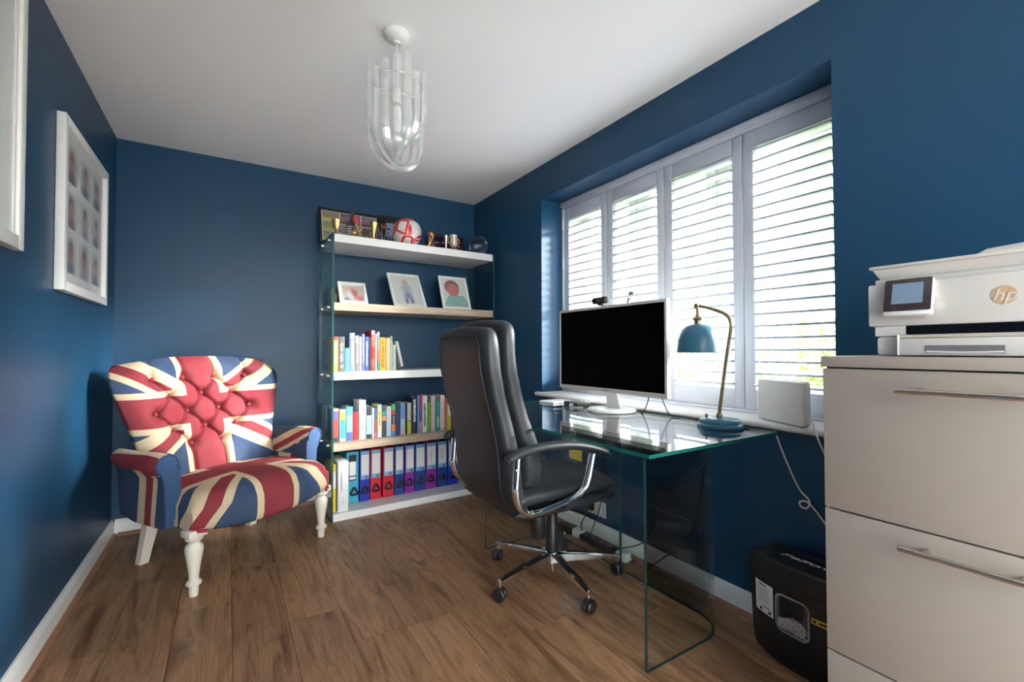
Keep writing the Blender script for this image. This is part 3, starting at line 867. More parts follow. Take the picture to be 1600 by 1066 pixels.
# ---- lever arch files on the bottom shelf
def lever_file(x0, x1, col, label, ring_dx=0, style=0, border=C(120, 175, 205), txt=None):
    w_ = x1-x0-.002; h_ = .352; d = .225
    t = thing('lever_arch_file', label, 'file', on_shelf((x0+x1)/2, .165, .0488), BA, 'lever arch files on the bottom shelf')
    b = newbm()
    box(b, -w_/2, w_/2, 0, .003, 0, h_, bev=.0008, seg=1); box(b, -w_/2, -w_/2+.003, .003, d, 0, h_); box(b, w_/2-.003, w_/2, .003, d, 0, h_)
    finish('board', b, cm(col, .5), t, smooth=False)
    b = newbm(); box(b, -w_/2+.004, w_/2-.008, .02, d-.01, .006, h_-.02); finish('paper_block', b, 'paper', t, smooth=False)
    lx = .007 if style == 0 else .016
    if style == 0:
        b = newbm(); box(b, -w_/2+lx, w_/2-.004, -.0006, .0001, .150, h_-.006); lb = finish('label_border', b, cm(border), t, smooth=False)
        b = newbm(); box(b, -w_/2+lx+.004, w_/2-.007, -.0012, -.0005, .180, h_-.030); finish('label_card', b, 'paper', lb, smooth=False)
        b = newbm(); box(b, w_/2-.034, w_/2-.012, -.0011, -.0005, .156, .170); finish('size_mark', b, cm(C(85, 110, 130)), lb, smooth=False)
    else:
        b = newbm(); box(b, -w_/2+lx, w_/2-lx, -.002, .0001, .155, h_-.02, bev=.001, seg=1); lb = finish('label_holder', b, 'black_plastic', t, smooth=False)
        b = newbm(); box(b, -w_/2+lx+.003, w_/2-lx-.003, -.003, -.0015, .190, h_-.066); finish('label_card', b, 'paper', lb, smooth=False)
        b = newbm(); box(b, -w_/2+lx+.004, w_/2-lx-.004, -.003, -.0015, .163, .182); finish('size_mark', b, 'paper', lb, smooth=False)
    if txt:
        rr = random.Random(txt); b = newbm()
        tube(b, smooth_path([(.004*rr.uniform(-1, 1)+(.003 if q % 2 else -.003), -.0016, .215+.0042*q) for q in range(20)], 3), .0009, 5)
        finish('handwriting', b, 'black_ink', lb)
    # finger pull: black triangular ring
    b = newbm(); cz = .076
    tri = []
    for k in range(24):
        a = 2*PI*k/24; r_ = .020*(1+.25*math.cos(3*(a-PI/2)))
        tri.append((ring_dx+r_*math.cos(a), -.003, cz+r_*1.1*math.sin(a)))
    tube(b, tri, .0085, 6, closed=True); finish('finger_pull', b, 'black_plastic', t)
def fx(s): return s+.0135+.0215*s
blue, dblue, redc, pur, cy = C(25, 45, 165), C(20, 60, 135), C(205, 25, 50), C(135, 30, 150), C(60, 165, 195)
files = [(.119, .203, cy, 'light turquoise lever arch file with black label holder', .010, 1, None), (.208, .280, blue, 'royal blue lever arch file right of the turquoise one', 0, 0, None),
 (.282, .358, redc, 'first red lever arch file, next to the royal blue one', 0, 0, None), (.370, .450, redc, 'second red lever arch file, next to the dark blue one', 0, 0, None),
 (.453, .525, dblue, 'dark blue lever arch file between red and purple ones', .004, 0, None), (.531, .605, pur, 'purple lever arch file with blank label', -.004, 0, None),
 (.608, .691, dblue, 'dark blue lever arch file between purple and magenta ones', 0, 0, None), (.694, .780, C(150, 35, 150), 'magenta lever arch file with handwritten label', -.004, 0, '~1'),
 (.784, .868, dblue, 'dark blue lever arch file with handwritten label', .004, 0, '~2'), (.872, .962, blue, 'dark blue lever arch file partly behind the office chair', 0, 0, None)]
for x0, x1, c, lab, rd, st_, tx in files: lever_file(fx(x0), fx(x1)-.002, c, lab, rd, st_, txt=tx)
# slim white binder and yellow folder standing at the glass end
t = thing('ring_binder', 'slim white ring binder standing beside the yellow folder', 'binder', on_shelf(.083, .03, .0488), BA)
b = newbm(); box(b, -.033, .033, 0, .24, 0, .325, bev=.004); finish('cover', b, 'white_plastic', t)
b = newbm(); prism(b, [(.014*math.cos(2*PI*k/16)*.35-.012, .20+.075*math.sin(2*PI*k/16)) for k in range(16)], -.0012, .0003, 'y'); finish('finger_slot', b, cm(C(170, 168, 180)), t)
for z, s_ in ((.085, .011), (.060, .014)): text_mesh('spine_text', 'R' if z < .07 else 'v', s_, 'black_ink', t, axes((1, 0, 0), (0, 0, 1), (0, -.0008, z)), depth=.0002)
t = thing('document_folder', 'yellow and black folder at the glass end of the bottom shelf', 'folder', on_shelf(.031, .06, .0488), BA)
b = newbm(); box(b, -.014, .012, 0, .23, 0, .31, bev=.002); finish('cover', b, 'yellow', t)
b = newbm(); box(b, .012, .016, .0, .23, 0, .31); finish('edge_strip', b, 'black_plastic', t)
b = newbm(); box(b, -.010, .010, -.001, .0005, .15, .26); lb = finish('label_card', b, 'paper', t)

# ---- framed photographs on the bookcase
def blob_photo(name, bg, blobs, scale=(1, 1)):
    """soft-focus photo: colour blobs (x, y, rx, ry, colour) over a background, UV 0..1"""
    n = NT(name); uv = n.node('ShaderNodeUVMap').outputs[0]; x, y, _ = n.xyz(uv)
    nz = n.noise(uv, 9, 2)
    c = n.mix(n.m('MULTIPLY', nz, .25), bg, tuple(v*.75 for v in bg))
    for bx, by, rx, ry, bc_ in blobs:
        dx = n.m('DIVIDE', n.m('SUBTRACT', x, bx), rx); dy = n.m('DIVIDE', n.m('SUBTRACT', y, by), ry)
        d = n.m('ADD', n.m('MULTIPLY', dx, dx), n.m('MULTIPLY', dy, dy))
        a = n.m('MULTIPLY', n.m('SUBTRACT', 1.5, d), .62); a.node.use_clamp = True
        c = n.mix(a, c, bc_)
    n.col(c); n.b.inputs['Roughness'].default_value = .35; return n.mat
def crowd_photo(name, back, grass, specks, scale=26):
    """team photo: grass, dark backdrop and rows of coloured figures"""
    n = NT(name); uv = n.node('ShaderNodeUVMap').outputs[0]; x, y, _ = n.xyz(uv)
    vo = n.node('ShaderNodeTexVoronoi'); vo.inputs['Scale'].default_value = scale; n.put(vo.inputs['Vector'], uv)
    g = n.m('LESS_THAN', y, .34)
    c = n.mix(g, back, grass)
    band = n.m('MULTIPLY', n.m('GREATER_THAN', y, .25), n.m('LESS_THAN', y, .80))
    sep = n.node('ShaderNodeSeparateColor'); n.put(sep.inputs[0], vo.outputs['Color'])
    fig = n.ramp(sep.outputs[0], [(.0, specks[0]), (.35, specks[1]), (.62, specks[2]), (.8, specks[0])], 'CONSTANT')
    m_ = n.m('MULTIPLY', band, n.m('LESS_THAN', vo.outputs['Distance'], .42))
    n.col(n.mix(m_, c, fig)); n.b.inputs['Roughness'].default_value = .35; return n.mat
def quad(name, x0, x1, z0, z1, y, mat, parent):
    b = newbm(); box(b, x0, x1, y, y+.0006, z0, z1)
    return finish(name, b, mat, parent, smooth=False, uvf=lambda co, f: ((co.x-x0)/(x1-x0), (co.z-z0)/(z1-z0)))
def photo_frame(label, x, y, z, w_, h_, dy, fw, fmat, pmat, rz=0.0, mount=None, stand=True, group=None, cat='photo frame'):
    """frame reclined by dy over its height; built upright then tilted about its foot"""
    t = thing('framed_photo', label, cat, on_shelf(x, y, z+.001), BA+rz, group)
    a = math.asin(min(.9, dy/h_)); t.rotation_euler = (-a, 0, BA+rz); t.location.z += .018*math.sin(a)
    for nm, q in (('frame_side', (-w_/2, -w_/2+fw, 0, h_)), ('frame_side', (w_/2-fw, w_/2, 0, h_)), ('frame_rail', (-w_/2+fw, w_/2-fw, 0, fw)), ('frame_rail', (-w_/2+fw, w_/2-fw, h_-fw, h_))):
        b = newbm(); box(b, q[0], q[1], 0, .016, q[2], q[3], bev=.002); finish(nm, b, fmat, t)
    m_ = fw
    if mount:
        quad('mount', -w_/2+fw, w_/2-fw, fw, h_-fw, .008, 'paper', t); m_ = fw+mount
    quad('photo', -w_/2+m_, w_/2-m_, m_, h_-m_, .0065, pmat, t)
    b = newbm(); box(b, -w_/2+.002, w_/2-.002, .014, .018, .002, h_-.002); finish('backing', b, 'black_plastic', t)
    b = newbm(); box(b, -w_/2+fw, w_/2-fw, .003, .005, fw, h_-fw); finish('glass', b, 'glass_picture', t, smooth=False)
    if stand:
        b = newbm(); L = h_*.62; ca, sa = math.cos(a), math.sin(a)
        # strut from the back down to the shelf (in frame coordinates)
        p1 = Vector((0, .018, L)); foot_w = Vector((0, dy*.62+.075, .004))
        fy, fz = foot_w.y, foot_w.z
        p2 = Vector((0, fy*ca-fz*sa, fy*sa+fz*ca))
        tube(b, [p1, p2], .012, 4, flat=(1, .18)); finish('strut', b, 'black_plastic', t)
    return t
ZO = 1.419
ph1 = blob_photo('blurred_family_photo', C(196, 180, 165), [(.35, .35, .16, .35, C(195, 200, 220)), (.50, .62, .12, .22, C(205, 120, 115)), (.62, .45, .14, .3, C(165, 95, 100)), (.85, .14, .25, .2, C(200, 100, 115)), (.2, .1, .15, .12, C(120, 110, 115))])
ph2 = blob_photo('blurred_toddler_photo', C(214, 214, 210), [(.5, .78, .13, .11, C(200, 150, 150)), (.52, .55, .2, .18, C(150, 175, 175)), (.52, .30, .17, .14, C(120, 115, 170)), (.42, .12, .07, .12, C(75, 85, 130)), (.62, .12, .07, .12, C(75, 85, 130))])
def stripe_portrait():
    n = NT('blurred_portrait_photo'); uv = n.node('ShaderNodeUVMap').outputs[0]; x, y, _ = n.xyz(uv)
    c = n.mix(0.0, C(214, 214, 210), (0, 0, 0))
    st = n.m('GREATER_THAN', n.m('SINE', n.m('MULTIPLY', y, 95)), 0)
    body = n.m('MULTIPLY', n.m('LESS_THAN', y, .40), n.m('LESS_THAN', n.m('ABSOLUTE', n.m('SUBTRACT', x, .55)), n.m('SUBTRACT', .62, n.m('MULTIPLY', y, .75))))
    c = n.mix(body, c, n.mix(st, C(105, 150, 140), C(170, 200, 192)))
    def ell(bx, by, rx, ry):
        dx = n.m('DIVIDE', n.m('SUBTRACT', x, bx), rx); dy = n.m('DIVIDE', n.m('SUBTRACT', y, by), ry)
        a = n.m('MULTIPLY', n.m('SUBTRACT', 1.0, n.m('ADD', n.m('MULTIPLY', dx, dx), n.m('MULTIPLY', dy, dy))), 5.0); a.node.use_clamp = True; return a
    c = n.mix(ell(.42, .70, .32, .27), c, C(150, 100, 92)); c = n.mix(ell(.45, .60, .27, .24), c, C(198, 128, 120))
    n.col(c); n.b.inputs['Roughness'].default_value = .35; return n.mat
photo_frame('small silver frame with blurred family photo on the oak shelf', .169, .10, ZO, .190, .178, .085, .020, 'white_satin', ph1, mount=.006)
photo_frame('tall white frame with blurred toddler standing', .572, .09, ZO, .252, .315, .175, .020, 'white_satin', ph2)
photo_frame('white frame with blurred portrait in a striped green top', .955, .09, ZO, .245, .285, .10, .020, 'white_satin', stripe_portrait())
t = thing('ornament_box', 'small dark box with gold pattern at the glass end of the oak shelf', 'box', on_shelf(.045, .17, ZO+.0005), BA)
b = newbm(); box(b, -.028, .028, 0, .05, 0, .115, bev=.003); finish('body', b, cm(C(58, 46, 36), .5), t)
b = newbm(); box(b, -.012, .006, -.002, .001, .005, .110, bev=.0006, seg=1); finish('gold_panel', b, 'bronze', t)
b = newbm(); box(b, .010, .024, -.002, .001, .01, .075, bev=.0006, seg=1); finish('side_panel', b, cm(C(120, 112, 90)), t)

ZT = 1.868
# photo collage in a black frame, leaning on the wall
def collage():
    t = thing('framed_collage', 'wide black frame with several football team photos on top of the bookcase', 'picture frame', on_shelf(.205, .318, ZT+.001), BA)
    a = math.radians(13); t.rotation_euler = (-a, 0, BA); w_, h_ = .435, .272; t.location.z += .018*math.sin(a)
    for nm, q in (('frame_side', (-w_/2, -w_/2+.018, 0, h_)), ('frame_side', (w_/2-.018, w_/2, 0, h_)), ('frame_rail', (-w_/2+.018, w_/2-.018, 0, .018)), ('frame_rail', (-w_/2+.018, w_/2-.018, h_-.018, h_))):
        b = newbm(); box(b, q[0], q[1], 0, .016, q[2], q[3], bev=.002); finish(nm, b, 'black_plastic', t)
    quad('mount', -w_/2+.018, w_/2-.018, .018, h_-.018, .008, 'paper', t)
    g, dk = C(168, 178, 92), C(128, 120, 110)
    rd, wt, nv = C(205, 70, 78), C(240, 236, 236), C(88, 84, 110)
    cells = [(-.194, -.075, .178, .250, crowd_photo('team_photo_a', dk, g, (rd, dk, rd), 11)), (-.194, -.090, .100, .174, crowd_photo('team_photo_b', C(150, 140, 120), g, (C(150, 165, 80), g, dk), 6)), (-.194, -.090, .022, .096, crowd_photo('team_photo_c', C(140, 135, 120), g, (g, C(180, 165, 150), g), 6)),
             (-.070, .078, .165, .250, crowd_photo('team_photo_d', nv, C(120, 85, 85), (rd, wt, nv), 30)), (.083, .196, .165, .250, crowd_photo('team_photo_e', C(110, 112, 135), C(85, 70, 95), (rd, C(205, 120, 100), nv), 30)),
             (-.085, .060, .022, .160, crowd_photo('team_photo_f', C(150, 145, 140), C(160, 158, 158), (C(180, 178, 180), C(100, 95, 90), C(200, 200, 200)), 7)), (.065, .196, .022, .160, crowd_photo('team_photo_g', C(100, 95, 72), C(112, 104, 88), (C(150, 140, 95), dk, g), 7))]
    for x0, x1, z0, z1, m_ in cells: quad('photo', x0, x1, z0, z1, .0065, m_, t)
    b = newbm(); box(b, -w_/2+.002, w_/2-.002, .014, .018, .002, h_-.002); finish('backing', b, 'black_plastic', t)
collage()
def dark_frame(label, x, y, w_, h_, mat, aa=12, inset=.028):
    t = thing('framed_picture', label, 'picture frame', on_shelf(x, y, ZT+.001), BA); t.rotation_euler = (-math.radians(aa), 0, BA); t.location.z += .018*math.sin(math.radians(aa))
    for nm, q in (('frame_side', (-w_/2, -w_/2+.02, 0, h_)), ('frame_side', (w_/2-.02, w_/2, 0, h_)), ('frame_rail', (-w_/2+.02, w_/2-.02, 0, .02)), ('frame_rail', (-w_/2+.02, w_/2-.02, h_-.02, h_))):
        b = newbm(); box(b, q[0], q[1], 0, .016, q[2], q[3], bev=.002); finish(nm, b, 'black_plastic', t)
    quad('mount', -w_/2+.02, w_/2-.02, .02, h_-.02, .008, 'black_ink', t)
    quad('photo', -w_/2+inset, w_/2-inset, inset, h_-inset-.01, .0065, mat, t)
    b = newbm(); box(b, -w_/2+.002, w_/2-.002, .014, .018, .002, h_-.002); finish('backing', b, 'black_plastic', t)
dark_frame('black framed picture standing behind the red and white football', .582, .322, .300, .285, crowd_photo('signed_shirt_photo', C(150, 175, 205), C(60, 60, 110), (C(225, 225, 235), C(70, 90, 170), C(60, 45, 110)), 8), 11, .045)
dark_frame('wide black framed team picture behind the small trophies', .985, .312, .315, .195, crowd_photo('match_photo', C(25, 32, 60), C(70, 140, 165), (C(200, 35, 55), C(205, 205, 225), C(40, 70, 150)), 12), 12, .022)

# ---- football
def football():
    c = on_shelf(.562, .150, ZT+.1095)
    t = thing('football', 'white football with red angular patches on top of the bookcase', 'football', c, .3)
    n = NT('football_panels'); v = n.coord('Object'); x, y, z = n.xyz(v)
    vo = n.node('ShaderNodeTexVoronoi'); vo.feature = 'DISTANCE_TO_EDGE'; vo.inputs['Scale'].default_value = 9.6; vo.inputs['Randomness'].default_value = .75
    n.put(vo.inputs['Vector'], v)
    vc = n.node('ShaderNodeTexVoronoi'); vc.inputs['Scale'].default_value = 9.6; vc.inputs['Randomness'].default_value = .75; n.put(vc.inputs['Vector'], v)
    e = vo.outputs[0]
    band = n.m('MULTIPLY', n.m('GREATER_THAN', e, .022), n.m('LESS_THAN', e, .150))
    sep = n.node('ShaderNodeSeparateColor'); n.put(sep.inputs[0], vc.outputs['Color'])
    sel = n.m('GREATER_THAN', sep.outputs[1], .25)
    spk = n.m('GREATER_THAN', n.noise(v, 90, 2), .60)
    col_ = n.mix(n.m('MULTIPLY', spk, .55), (.72, .71, .68), (.30, .30, .30))
    col_ = n.mix(n.m('MULTIPLY', band, sel), col_, (.72, .018, .03))
    n.col(col_); n.b.inputs['Roughness'].default_value = .35
    n.bump(n.m('MINIMUM', e, .02), .6, .02)
    M['football'] = n.mat
    b = newbm(); sphere(b, (0, 0, 0), .109, 40); finish('ball', b, n.mat, t, ang=180)
    b = newbm(); prism(b, [(.011*math.cos(2*PI*k/12), .010*math.sin(2*PI*k/12)) for k in range(12)], -.0006, .0006, 'y')
    mk = finish('maker_mark', b, cm(C(45, 85, 165)), t); d = Vector((.35, -.85, -.28)).normalized()
    mk.location = d*.1092; mk.rotation_euler = d.to_track_quat('-Y', 'Z').to_euler()
football()

# ---- trophies
def trophy(label, x, y, parts, n=20, loc_z=ZT, name='trophy', rz=0.0):
    t = thing(name, label, 'trophy', on_shelf(x, y, loc_z+.0005), BA+rz, 'trophies on top of the bookcase')
    for nm, prof, mat in parts:
        b = newbm(); lathe(b, prof, n); finish(nm, b, mat, t, ang=50)
    return t
trophy('small bronze goblet trophy at the left end of the bookcase top', .043, .085, [('base', [(0, 0), (.022, 0), (.022, .010), (.012, .016), (0, .016)], 'bronze'), ('stem', [(0, .016), (.010, .016), (.008, .03), (.009, .045), (0, .045)], 'bronze'), ('bowl', [(0, .045), (.012, .047), (.022, .07), (.030, .112), (.027, .112), (.019, .074), (.008, .054), (0, .054)], 'gold')])
t = thing('award_plaque', 'tall dark slate award with engraved lines on the bookcase top', 'award', on_shelf(.140, .10, ZT+.0005), BA)
b = newbm(); prism(b, [(-.028, .0), (.024, 0), (.026, .20), (.014, .218), (.006, .215), (-.004, .12), (-.026, .10)], 0, .014, 'y', bev=.002); finish('slab', b, cm(C(52, 55, 62), .4), t)
for k in range(5):
    b = newbm(); box(b, -.020, .012-.004*(k % 2), -.0008, .0004, .018+.016*k, .0215+.016*k); finish('engraved_line', b, 'white_ink', t, smooth=False)
t = thing('trophy', 'gold figure trophy with a red top and gold ball', 'trophy', on_shelf(.166, .065, ZT+.0005), BA, 'trophies on top of the bookcase')
b = newbm(); box(b, -.032, .034, -.018, .018, 0, .014, bev=.003); finish('base', b, 'bronze', t)
b = newbm(); sphere(b, (-.014, -.002, .034), .020, 16); finish('ball', b, 'gold', t)
b = newbm(); tube(b, smooth_path([(.020, 0, .012), (.024, 0, .045), (.010, 0, .075), (.002, 0, .105)], 4), [.008]*5+[.011]*4+[.012]*4, 8); finish('leg', b, 'bronze', t)
b = newbm(); tube(b, smooth_path([(.024, 0, .055), (.036, 0, .066), (.030, 0, .088)], 4), .006, 6); finish('boot', b, 'gold', t)
b = newbm(); sphere(b, (.0, 0, .125), .023, 14, (1, .8, 1.35)); finish('red_top', b, cm(C(170, 55, 62), .4), t)
t = thing('figurine', 'small dark standing figurine between the trophies', 'figurine', on_shelf(.226, .06, ZT+.0005), BA)
b = newbm()
for s in (-1, 1): tube(b, [(s*.006, 0, 0), (s*.005, 0, .020), (s*.003, 0, .028)], [.0045, .004, .005], 8)
tube(b, [(0, 0, .024), (0, 0, .036), (0, 0, .046)], [.007, .009, .006], 8); sphere(b, (0, 0, .053), .006, 8)
for s in (-1, 1): tube(b, [(s*.008, 0, .044), (s*.013, -.002, .034), (s*.010, -.006, .028)], .003, 6)
bmesh.ops.remove_doubles(b, verts=b.verts, dist=.0001)
finish('body', b, cm(C(62, 66, 76), .5), t)
trophy('tall gold and silver cup trophy beside the dark globe trophy', .290, .075, [('base', [(0, 0), (.017, 0), (.017, .012), (.010, .02), (0, .02)], 'gold'), ('cup', [(0, .02), (.009, .02), (.011, .05), (.018, .085), (.030, .108), (.031, .128), (.027, .128), (.024, .108), (.012, .088), (0, .086)], 'gold')])
t = trophy('dark globe trophy held by silver prongs', .357, .075, [('base', [(0, 0), (.018, 0), (.018, .006), (.010, .012), (0, .012)], 'silver')])
b = newbm(); sphere(b, (0, 0, .105), .030, 20); finish('globe', b, pm('dark_red_bronze', (.09, .03, .02), .3, .7), t)
for k in range(5):
    a = 2*PI*k/5+.3
    b = newbm(); tube(b, smooth_path([(.008*math.cos(a), .008*math.sin(a), .010), (.018*math.cos(a), .018*math.sin(a), .05), (.031*math.cos(a), .031*math.sin(a), .09), (.036*math.cos(a), .036*math.sin(a), .115)], 4), .0028, 6); finish('prong', b, 'silver', t)
t = trophy('bronze trophy with a round ball top right of the football', .722, .075, [('base', [(0, 0), (.030, 0), (.030, .008), (.024, .014), (0, .014)], 'bronze'), ('ball', [(0, .078), (.010, .079), (.024, .090), (.0295, .106), (.024, .122), (.010, .133), (0, .134)], 'bronze')])
for k in range(4):
    a = PI/2*k
    b = newbm(); tube(b, smooth_path([(.024*math.cos(a), .024*math.sin(a), .012), (.016*math.cos(a+.8), .016*math.sin(a+.8), .04), (.013*math.cos(a+1.6), .013*math.sin(a+1.6), .065), (.020*math.cos(a+2.2), .020*math.sin(a+2.2), .088)], 4), .0085, 8); finish('twisted_column', b, 'gold', t)
t = trophy('slim silver cup trophy in front of the team picture', .862, .11, [('base', [(0, 0), (.018, 0), (.018, .010), (.008, .018), (0, .018)], 'silver'), ('cup', [(0, .018), (.007, .018), (.009, .05), (.016, .08), (.021, .125), (.018, .125), (.012, .082), (0, .07)], 'silver')])
t = trophy('cream and gold cup trophy with two handles', .905, .065, [('base', [(0, 0), (.028, 0), (.030, .010), (.024, .024), (.012, .032), (0, .032)], 'gold'), ('cup', [(0, .032), (.018, .034), (.030, .05), (.031, .08), (.026, .102), (.033, .122), (.029, .122), (.022, .10), (.026, .06), (0, .045)], pm('pearl_ceramic', (.62, .55, .45), .3, .3))])
for s in (-1, 1):
    b = newbm(); tube(b, smooth_path([(s*.028, 0, .055), (s*.046, 0, .065), (s*.044, 0, .095), (s*.028, 0, .105)], 4), .004, 6); finish('handle', b, 'gold', t)
t = thing('glass_globe', 'clear glass ball award at the right end of the bookcase top', 'award', on_shelf(1.148, .10, ZT+.0005), BA)
b = newbm(); lathe(b, [(0, .012), (.035, .013)]+[(.076*math.sin(math.radians(a)), .080-.076*math.cos(math.radians(a))) for a in range(36, 180, 12)]+[(0, .156)], 28); finish('ball', b, 'crystal', t, ang=80)
b = newbm(); lathe(b, [(0, 0), (.034, 0), (.034, .009), (.030, .0125), (0, .0125)], 20); finish('base', b, 'crystal', t)
b = newbm(); box(b, .018, .038, -.0665, -.0655, .088, .106); finish('etched_square', b, cm((.42, .48, .52), .6), t, smooth=False)

# ================================================================== glass desk
DZ = .787
dk = thing('glass_desk', 'clear glass desk with bent glass legs under the window', 'desk', (0, 0, 0))
slab_glass('desk_top', 1.080, 1.812, .950, 2.362, DZ-.012, DZ, 2, ['glass_desk', 'glass_edge'], dk)
def bent_leg(y_end, y_in, s):
    """L-shaped sheet: end panel along x, rounded corner, back panel along y"""
    x0, x1, r, th = 1.2235, 1.690, .13, .012
    path = [(x0, y_end)]
    cx, cy = x1-r, y_end+s*r
    for k in range(11):
        a = math.radians(-90+9*k); path.append((cx+r*math.cos(a), cy+s*r*math.sin(a)))
    path.append((x1, y_in))
    b = newbm(); N = len(path); cols_ = []
    for i, p in enumerate(path):
        q0 = Vector(path[max(i-1, 0)]); q1 = Vector(path[min(i+1, N-1)]); d = (q1-q0).normalized()
        nrm = Vector((-d.y, d.x))*s
        A = Vector(p); B = A+nrm*th
        cols_.append([b.verts.new((v.x, v.y, z)) for v in (A, B) for z in (.0005, DZ-.0125)])
    for P_, Q in zip(cols_, cols_[1:]):
        b.faces.new((P_[0], Q[0], Q[1], P_[1])); b.faces.new((P_[2], P_[3], Q[3], Q[2]))
        for k in ((0, 2), (3, 1)):
            f = b.faces.new((P_[k[0]], P_[k[1]], Q[k[1]], Q[k[0]])); f.material_index = 1
    for P_ in (cols_[0], cols_[-1]):
        f = b.faces.new((P_[0], P_[1], P_[3], P_[2])); f.material_index = 1
    return finish('bent_glass_leg', b, ['glass_desk', 'glass_edge_dark'], dk, ang=30)
bent_leg(1.0908, 1.668, 1); bent_leg(2.248, 1.674, -1)

# ================================================================== office chair
def office_chair():
    t = thing('office_chair', 'high-backed black leather office chair with chrome arms and star base', 'office chair', (1.345, 1.79, 0))
    # star base
    hub = newbm(); lathe(hub, [(0, .075), (.022, .075), (.030, .082), (.034, .105), (.034, .128), (.028, .135), (0, .135)], 24); cyl(hub, (0, 0, .035), (0, 0, .08), .014)
    finish('hub', hub, 'chrome', t)
    R_ = .325
    for adeg in (188, 114, 42, 333, 261):
        a = math.radians(adeg); d = Vector((math.cos(a), math.sin(a), 0)); n = Vector((-d.y, d.x, 0))
        b = newbm(); rings = []
        for r, hw, z1, th in ((.020, .024, .128, .046), (.10, .021, .124, .036), (.22, .017, .112, .024), (R_, .013, .098, .016), (R_+.012, .009, .096, .012)):
            c = d*r
            rings.append([c+n*hw+Vector((0, 0, z1-th)), c+n*hw+Vector((0, 0, z1-.006)), c+n*hw*.5+Vector((0, 0, z1)), c-n*hw*.5+Vector((0, 0, z1)), c-n*hw+Vector((0, 0, z1-.006)), c-n*hw+Vector((0, 0, z1-th))])
        loft(b, rings); leg = finish('base_arm', b, 'chrome', t, ang=30)
        b = newbm()
        loft(b, [[d*r+n*hw*.55+Vector((0, 0, z+.0012)), d*r-n*hw*.55+Vector((0, 0, z+.0012)), d*r-n*hw*.55+Vector((0, 0, z-.002)), d*r+n*hw*.55+Vector((0, 0, z-.002))] for r, hw, z in ((.07, .021, .1255), (.22, .015, .112), (.30, .011, .1015))])
        finish('grip_strip', b, 'black_plastic', leg)
        c = d*R_
        b = newbm(); cyl(b, c+Vector((0, 0, .062)), c+Vector((0, 0, .098)), .0065, n=10)
        finish('caster_stem', b, 'chrome', leg)
        ca = a+math.radians(25); ax = Vector((math.cos(ca), math.sin(ca), 0))
        for s in (-1, 1):
            b = newbm(); rot = ax.to_track_quat('Z', 'Y').to_matrix()
            lathe(b, [(0, -.011), (.022, -.011), (.0285, -.006), (.0295, .004), (.025, .010), (0, .011)], 20, c+ax*(s*.0125)+Vector((0, 0, .0297)), mtx=(rot if s > 0 else rot @ Matrix.Scale(-1, 3, (0, 0, 1))))
            finish('caster_wheel', b, 'black_plastic', leg)
        b = newbm(); sphere(b, c+Vector((0, 0, .042)), .022, 12, (1, 1, .9)); finish('caster_hood', b, 'black_plastic', leg)
    b = newbm(); lathe(b, [(0, .13), (.030, .13), (.032, .14), (.032, .26), (.026, .27), (.026, .34), (0, .34)], 20); finish('gas_lift_cover', b, 'black_plastic', t)
    b = newbm(); box(b, -.20, .10, -.085, .085, .335, .385, bev=.015); finish('tilt_mechanism', b, 'black_plastic', t)
    b = newbm(); lathe(b, [(0, 0), (.026, 0), (.034, .01), (.033, .10), (.030, .13), (0, .13)], 18, (-.105, -.03, .225)); finish('tension_knob', b, 'black_plastic', t)
    b = newbm(); tube(b, smooth_path([(.02, -.06, .355), (.05, -.16, .35), (.06, -.22, .345)], 4), .007, 8); finish('lever', b, 'black_plastic', t)
    # seat: lower and upper pads
    def pad(f0, f1, hw, z0, z1, crown, nose, name, seed):
        b = newbm(); N = 30; rings = []
        for k in range(N+1):
            u = k/N; f_ = f0+(f1-f0)*u
            e = min(1, u/.10, (1-u)/.16); e = math.sqrt(max(0, 1-(1-e)**2))
            zc = (z0+z1)/2-nose*max(0, u-.72)**2*6; hh = (z1-z0)/2*(.12+.88*e)
            W = hw*(.80+.20*min(1, math.sqrt(min(1, (1-u)/.22+.05))))*(1 if u > .06 else .93)
            r_ = []
            for q in range(28):
                a = 2*PI*q/28; ca, sa = math.cos(a), math.sin(a)
                x_ = W*math.copysign(abs(ca)**.45, ca); zz = hh*math.copysign(abs(sa)**.62, sa)
                if sa > 0: zz += crown*(1-(x_/hw)**2)*e
                zz += .0025*math.sin(u*38+seed+q)*(abs(x_)/hw)**4
                r_.append(Vector((f_, x_, zc+zz)))
            rings.append(r_)
        loft(b, rings); return finish(name, b, 'leather', t, ang=70)
    pad(-.36, .215, .252, .405, .460, .0, .02, 'seat_base_pad', 1)
    sp_ = pad(-.37, .225, .246, .455, .520, .018, .035, 'seat_cushion', 2)
    b = newbm(); tube(b, smooth_path([(-.30, -.175, .530), (-.1, -.190, .537), (.06, -.185, .533), (.12, -.12, .535), (.125, 0, .537), (.12, .12, .535), (.06, .185, .533), (-.1, .190, .537), (-.30, .175, .530)], 5), .0022, 5); finish('seam', b, 'leather', sp_)
    # backrest: rear shell and front cushion lofted along the recline
    def back(tab, name, pw=.42, nq=40):
        b = newbm(); rings = []
        for z, fr, ff, hw in tab:
            c = (fr+ff)/2; h_ = (ff-fr)/2; r_ = []
            for q in range(nq):
                a = 2*PI*q/nq; ca, sa = math.cos(a), math.sin(a)
                l = hw*math.copysign(abs(ca)**pw, ca); f_ = c+h_*math.copysign(abs(sa)**.55, sa)
                r_.append(Vector((f_, l, z-.02*(l/.24)**2*(1 if z > 1.0 else 0))))
            rings.append(r_)
        loft(b, rings); return finish(name, b, 'leather', t, ang=60)
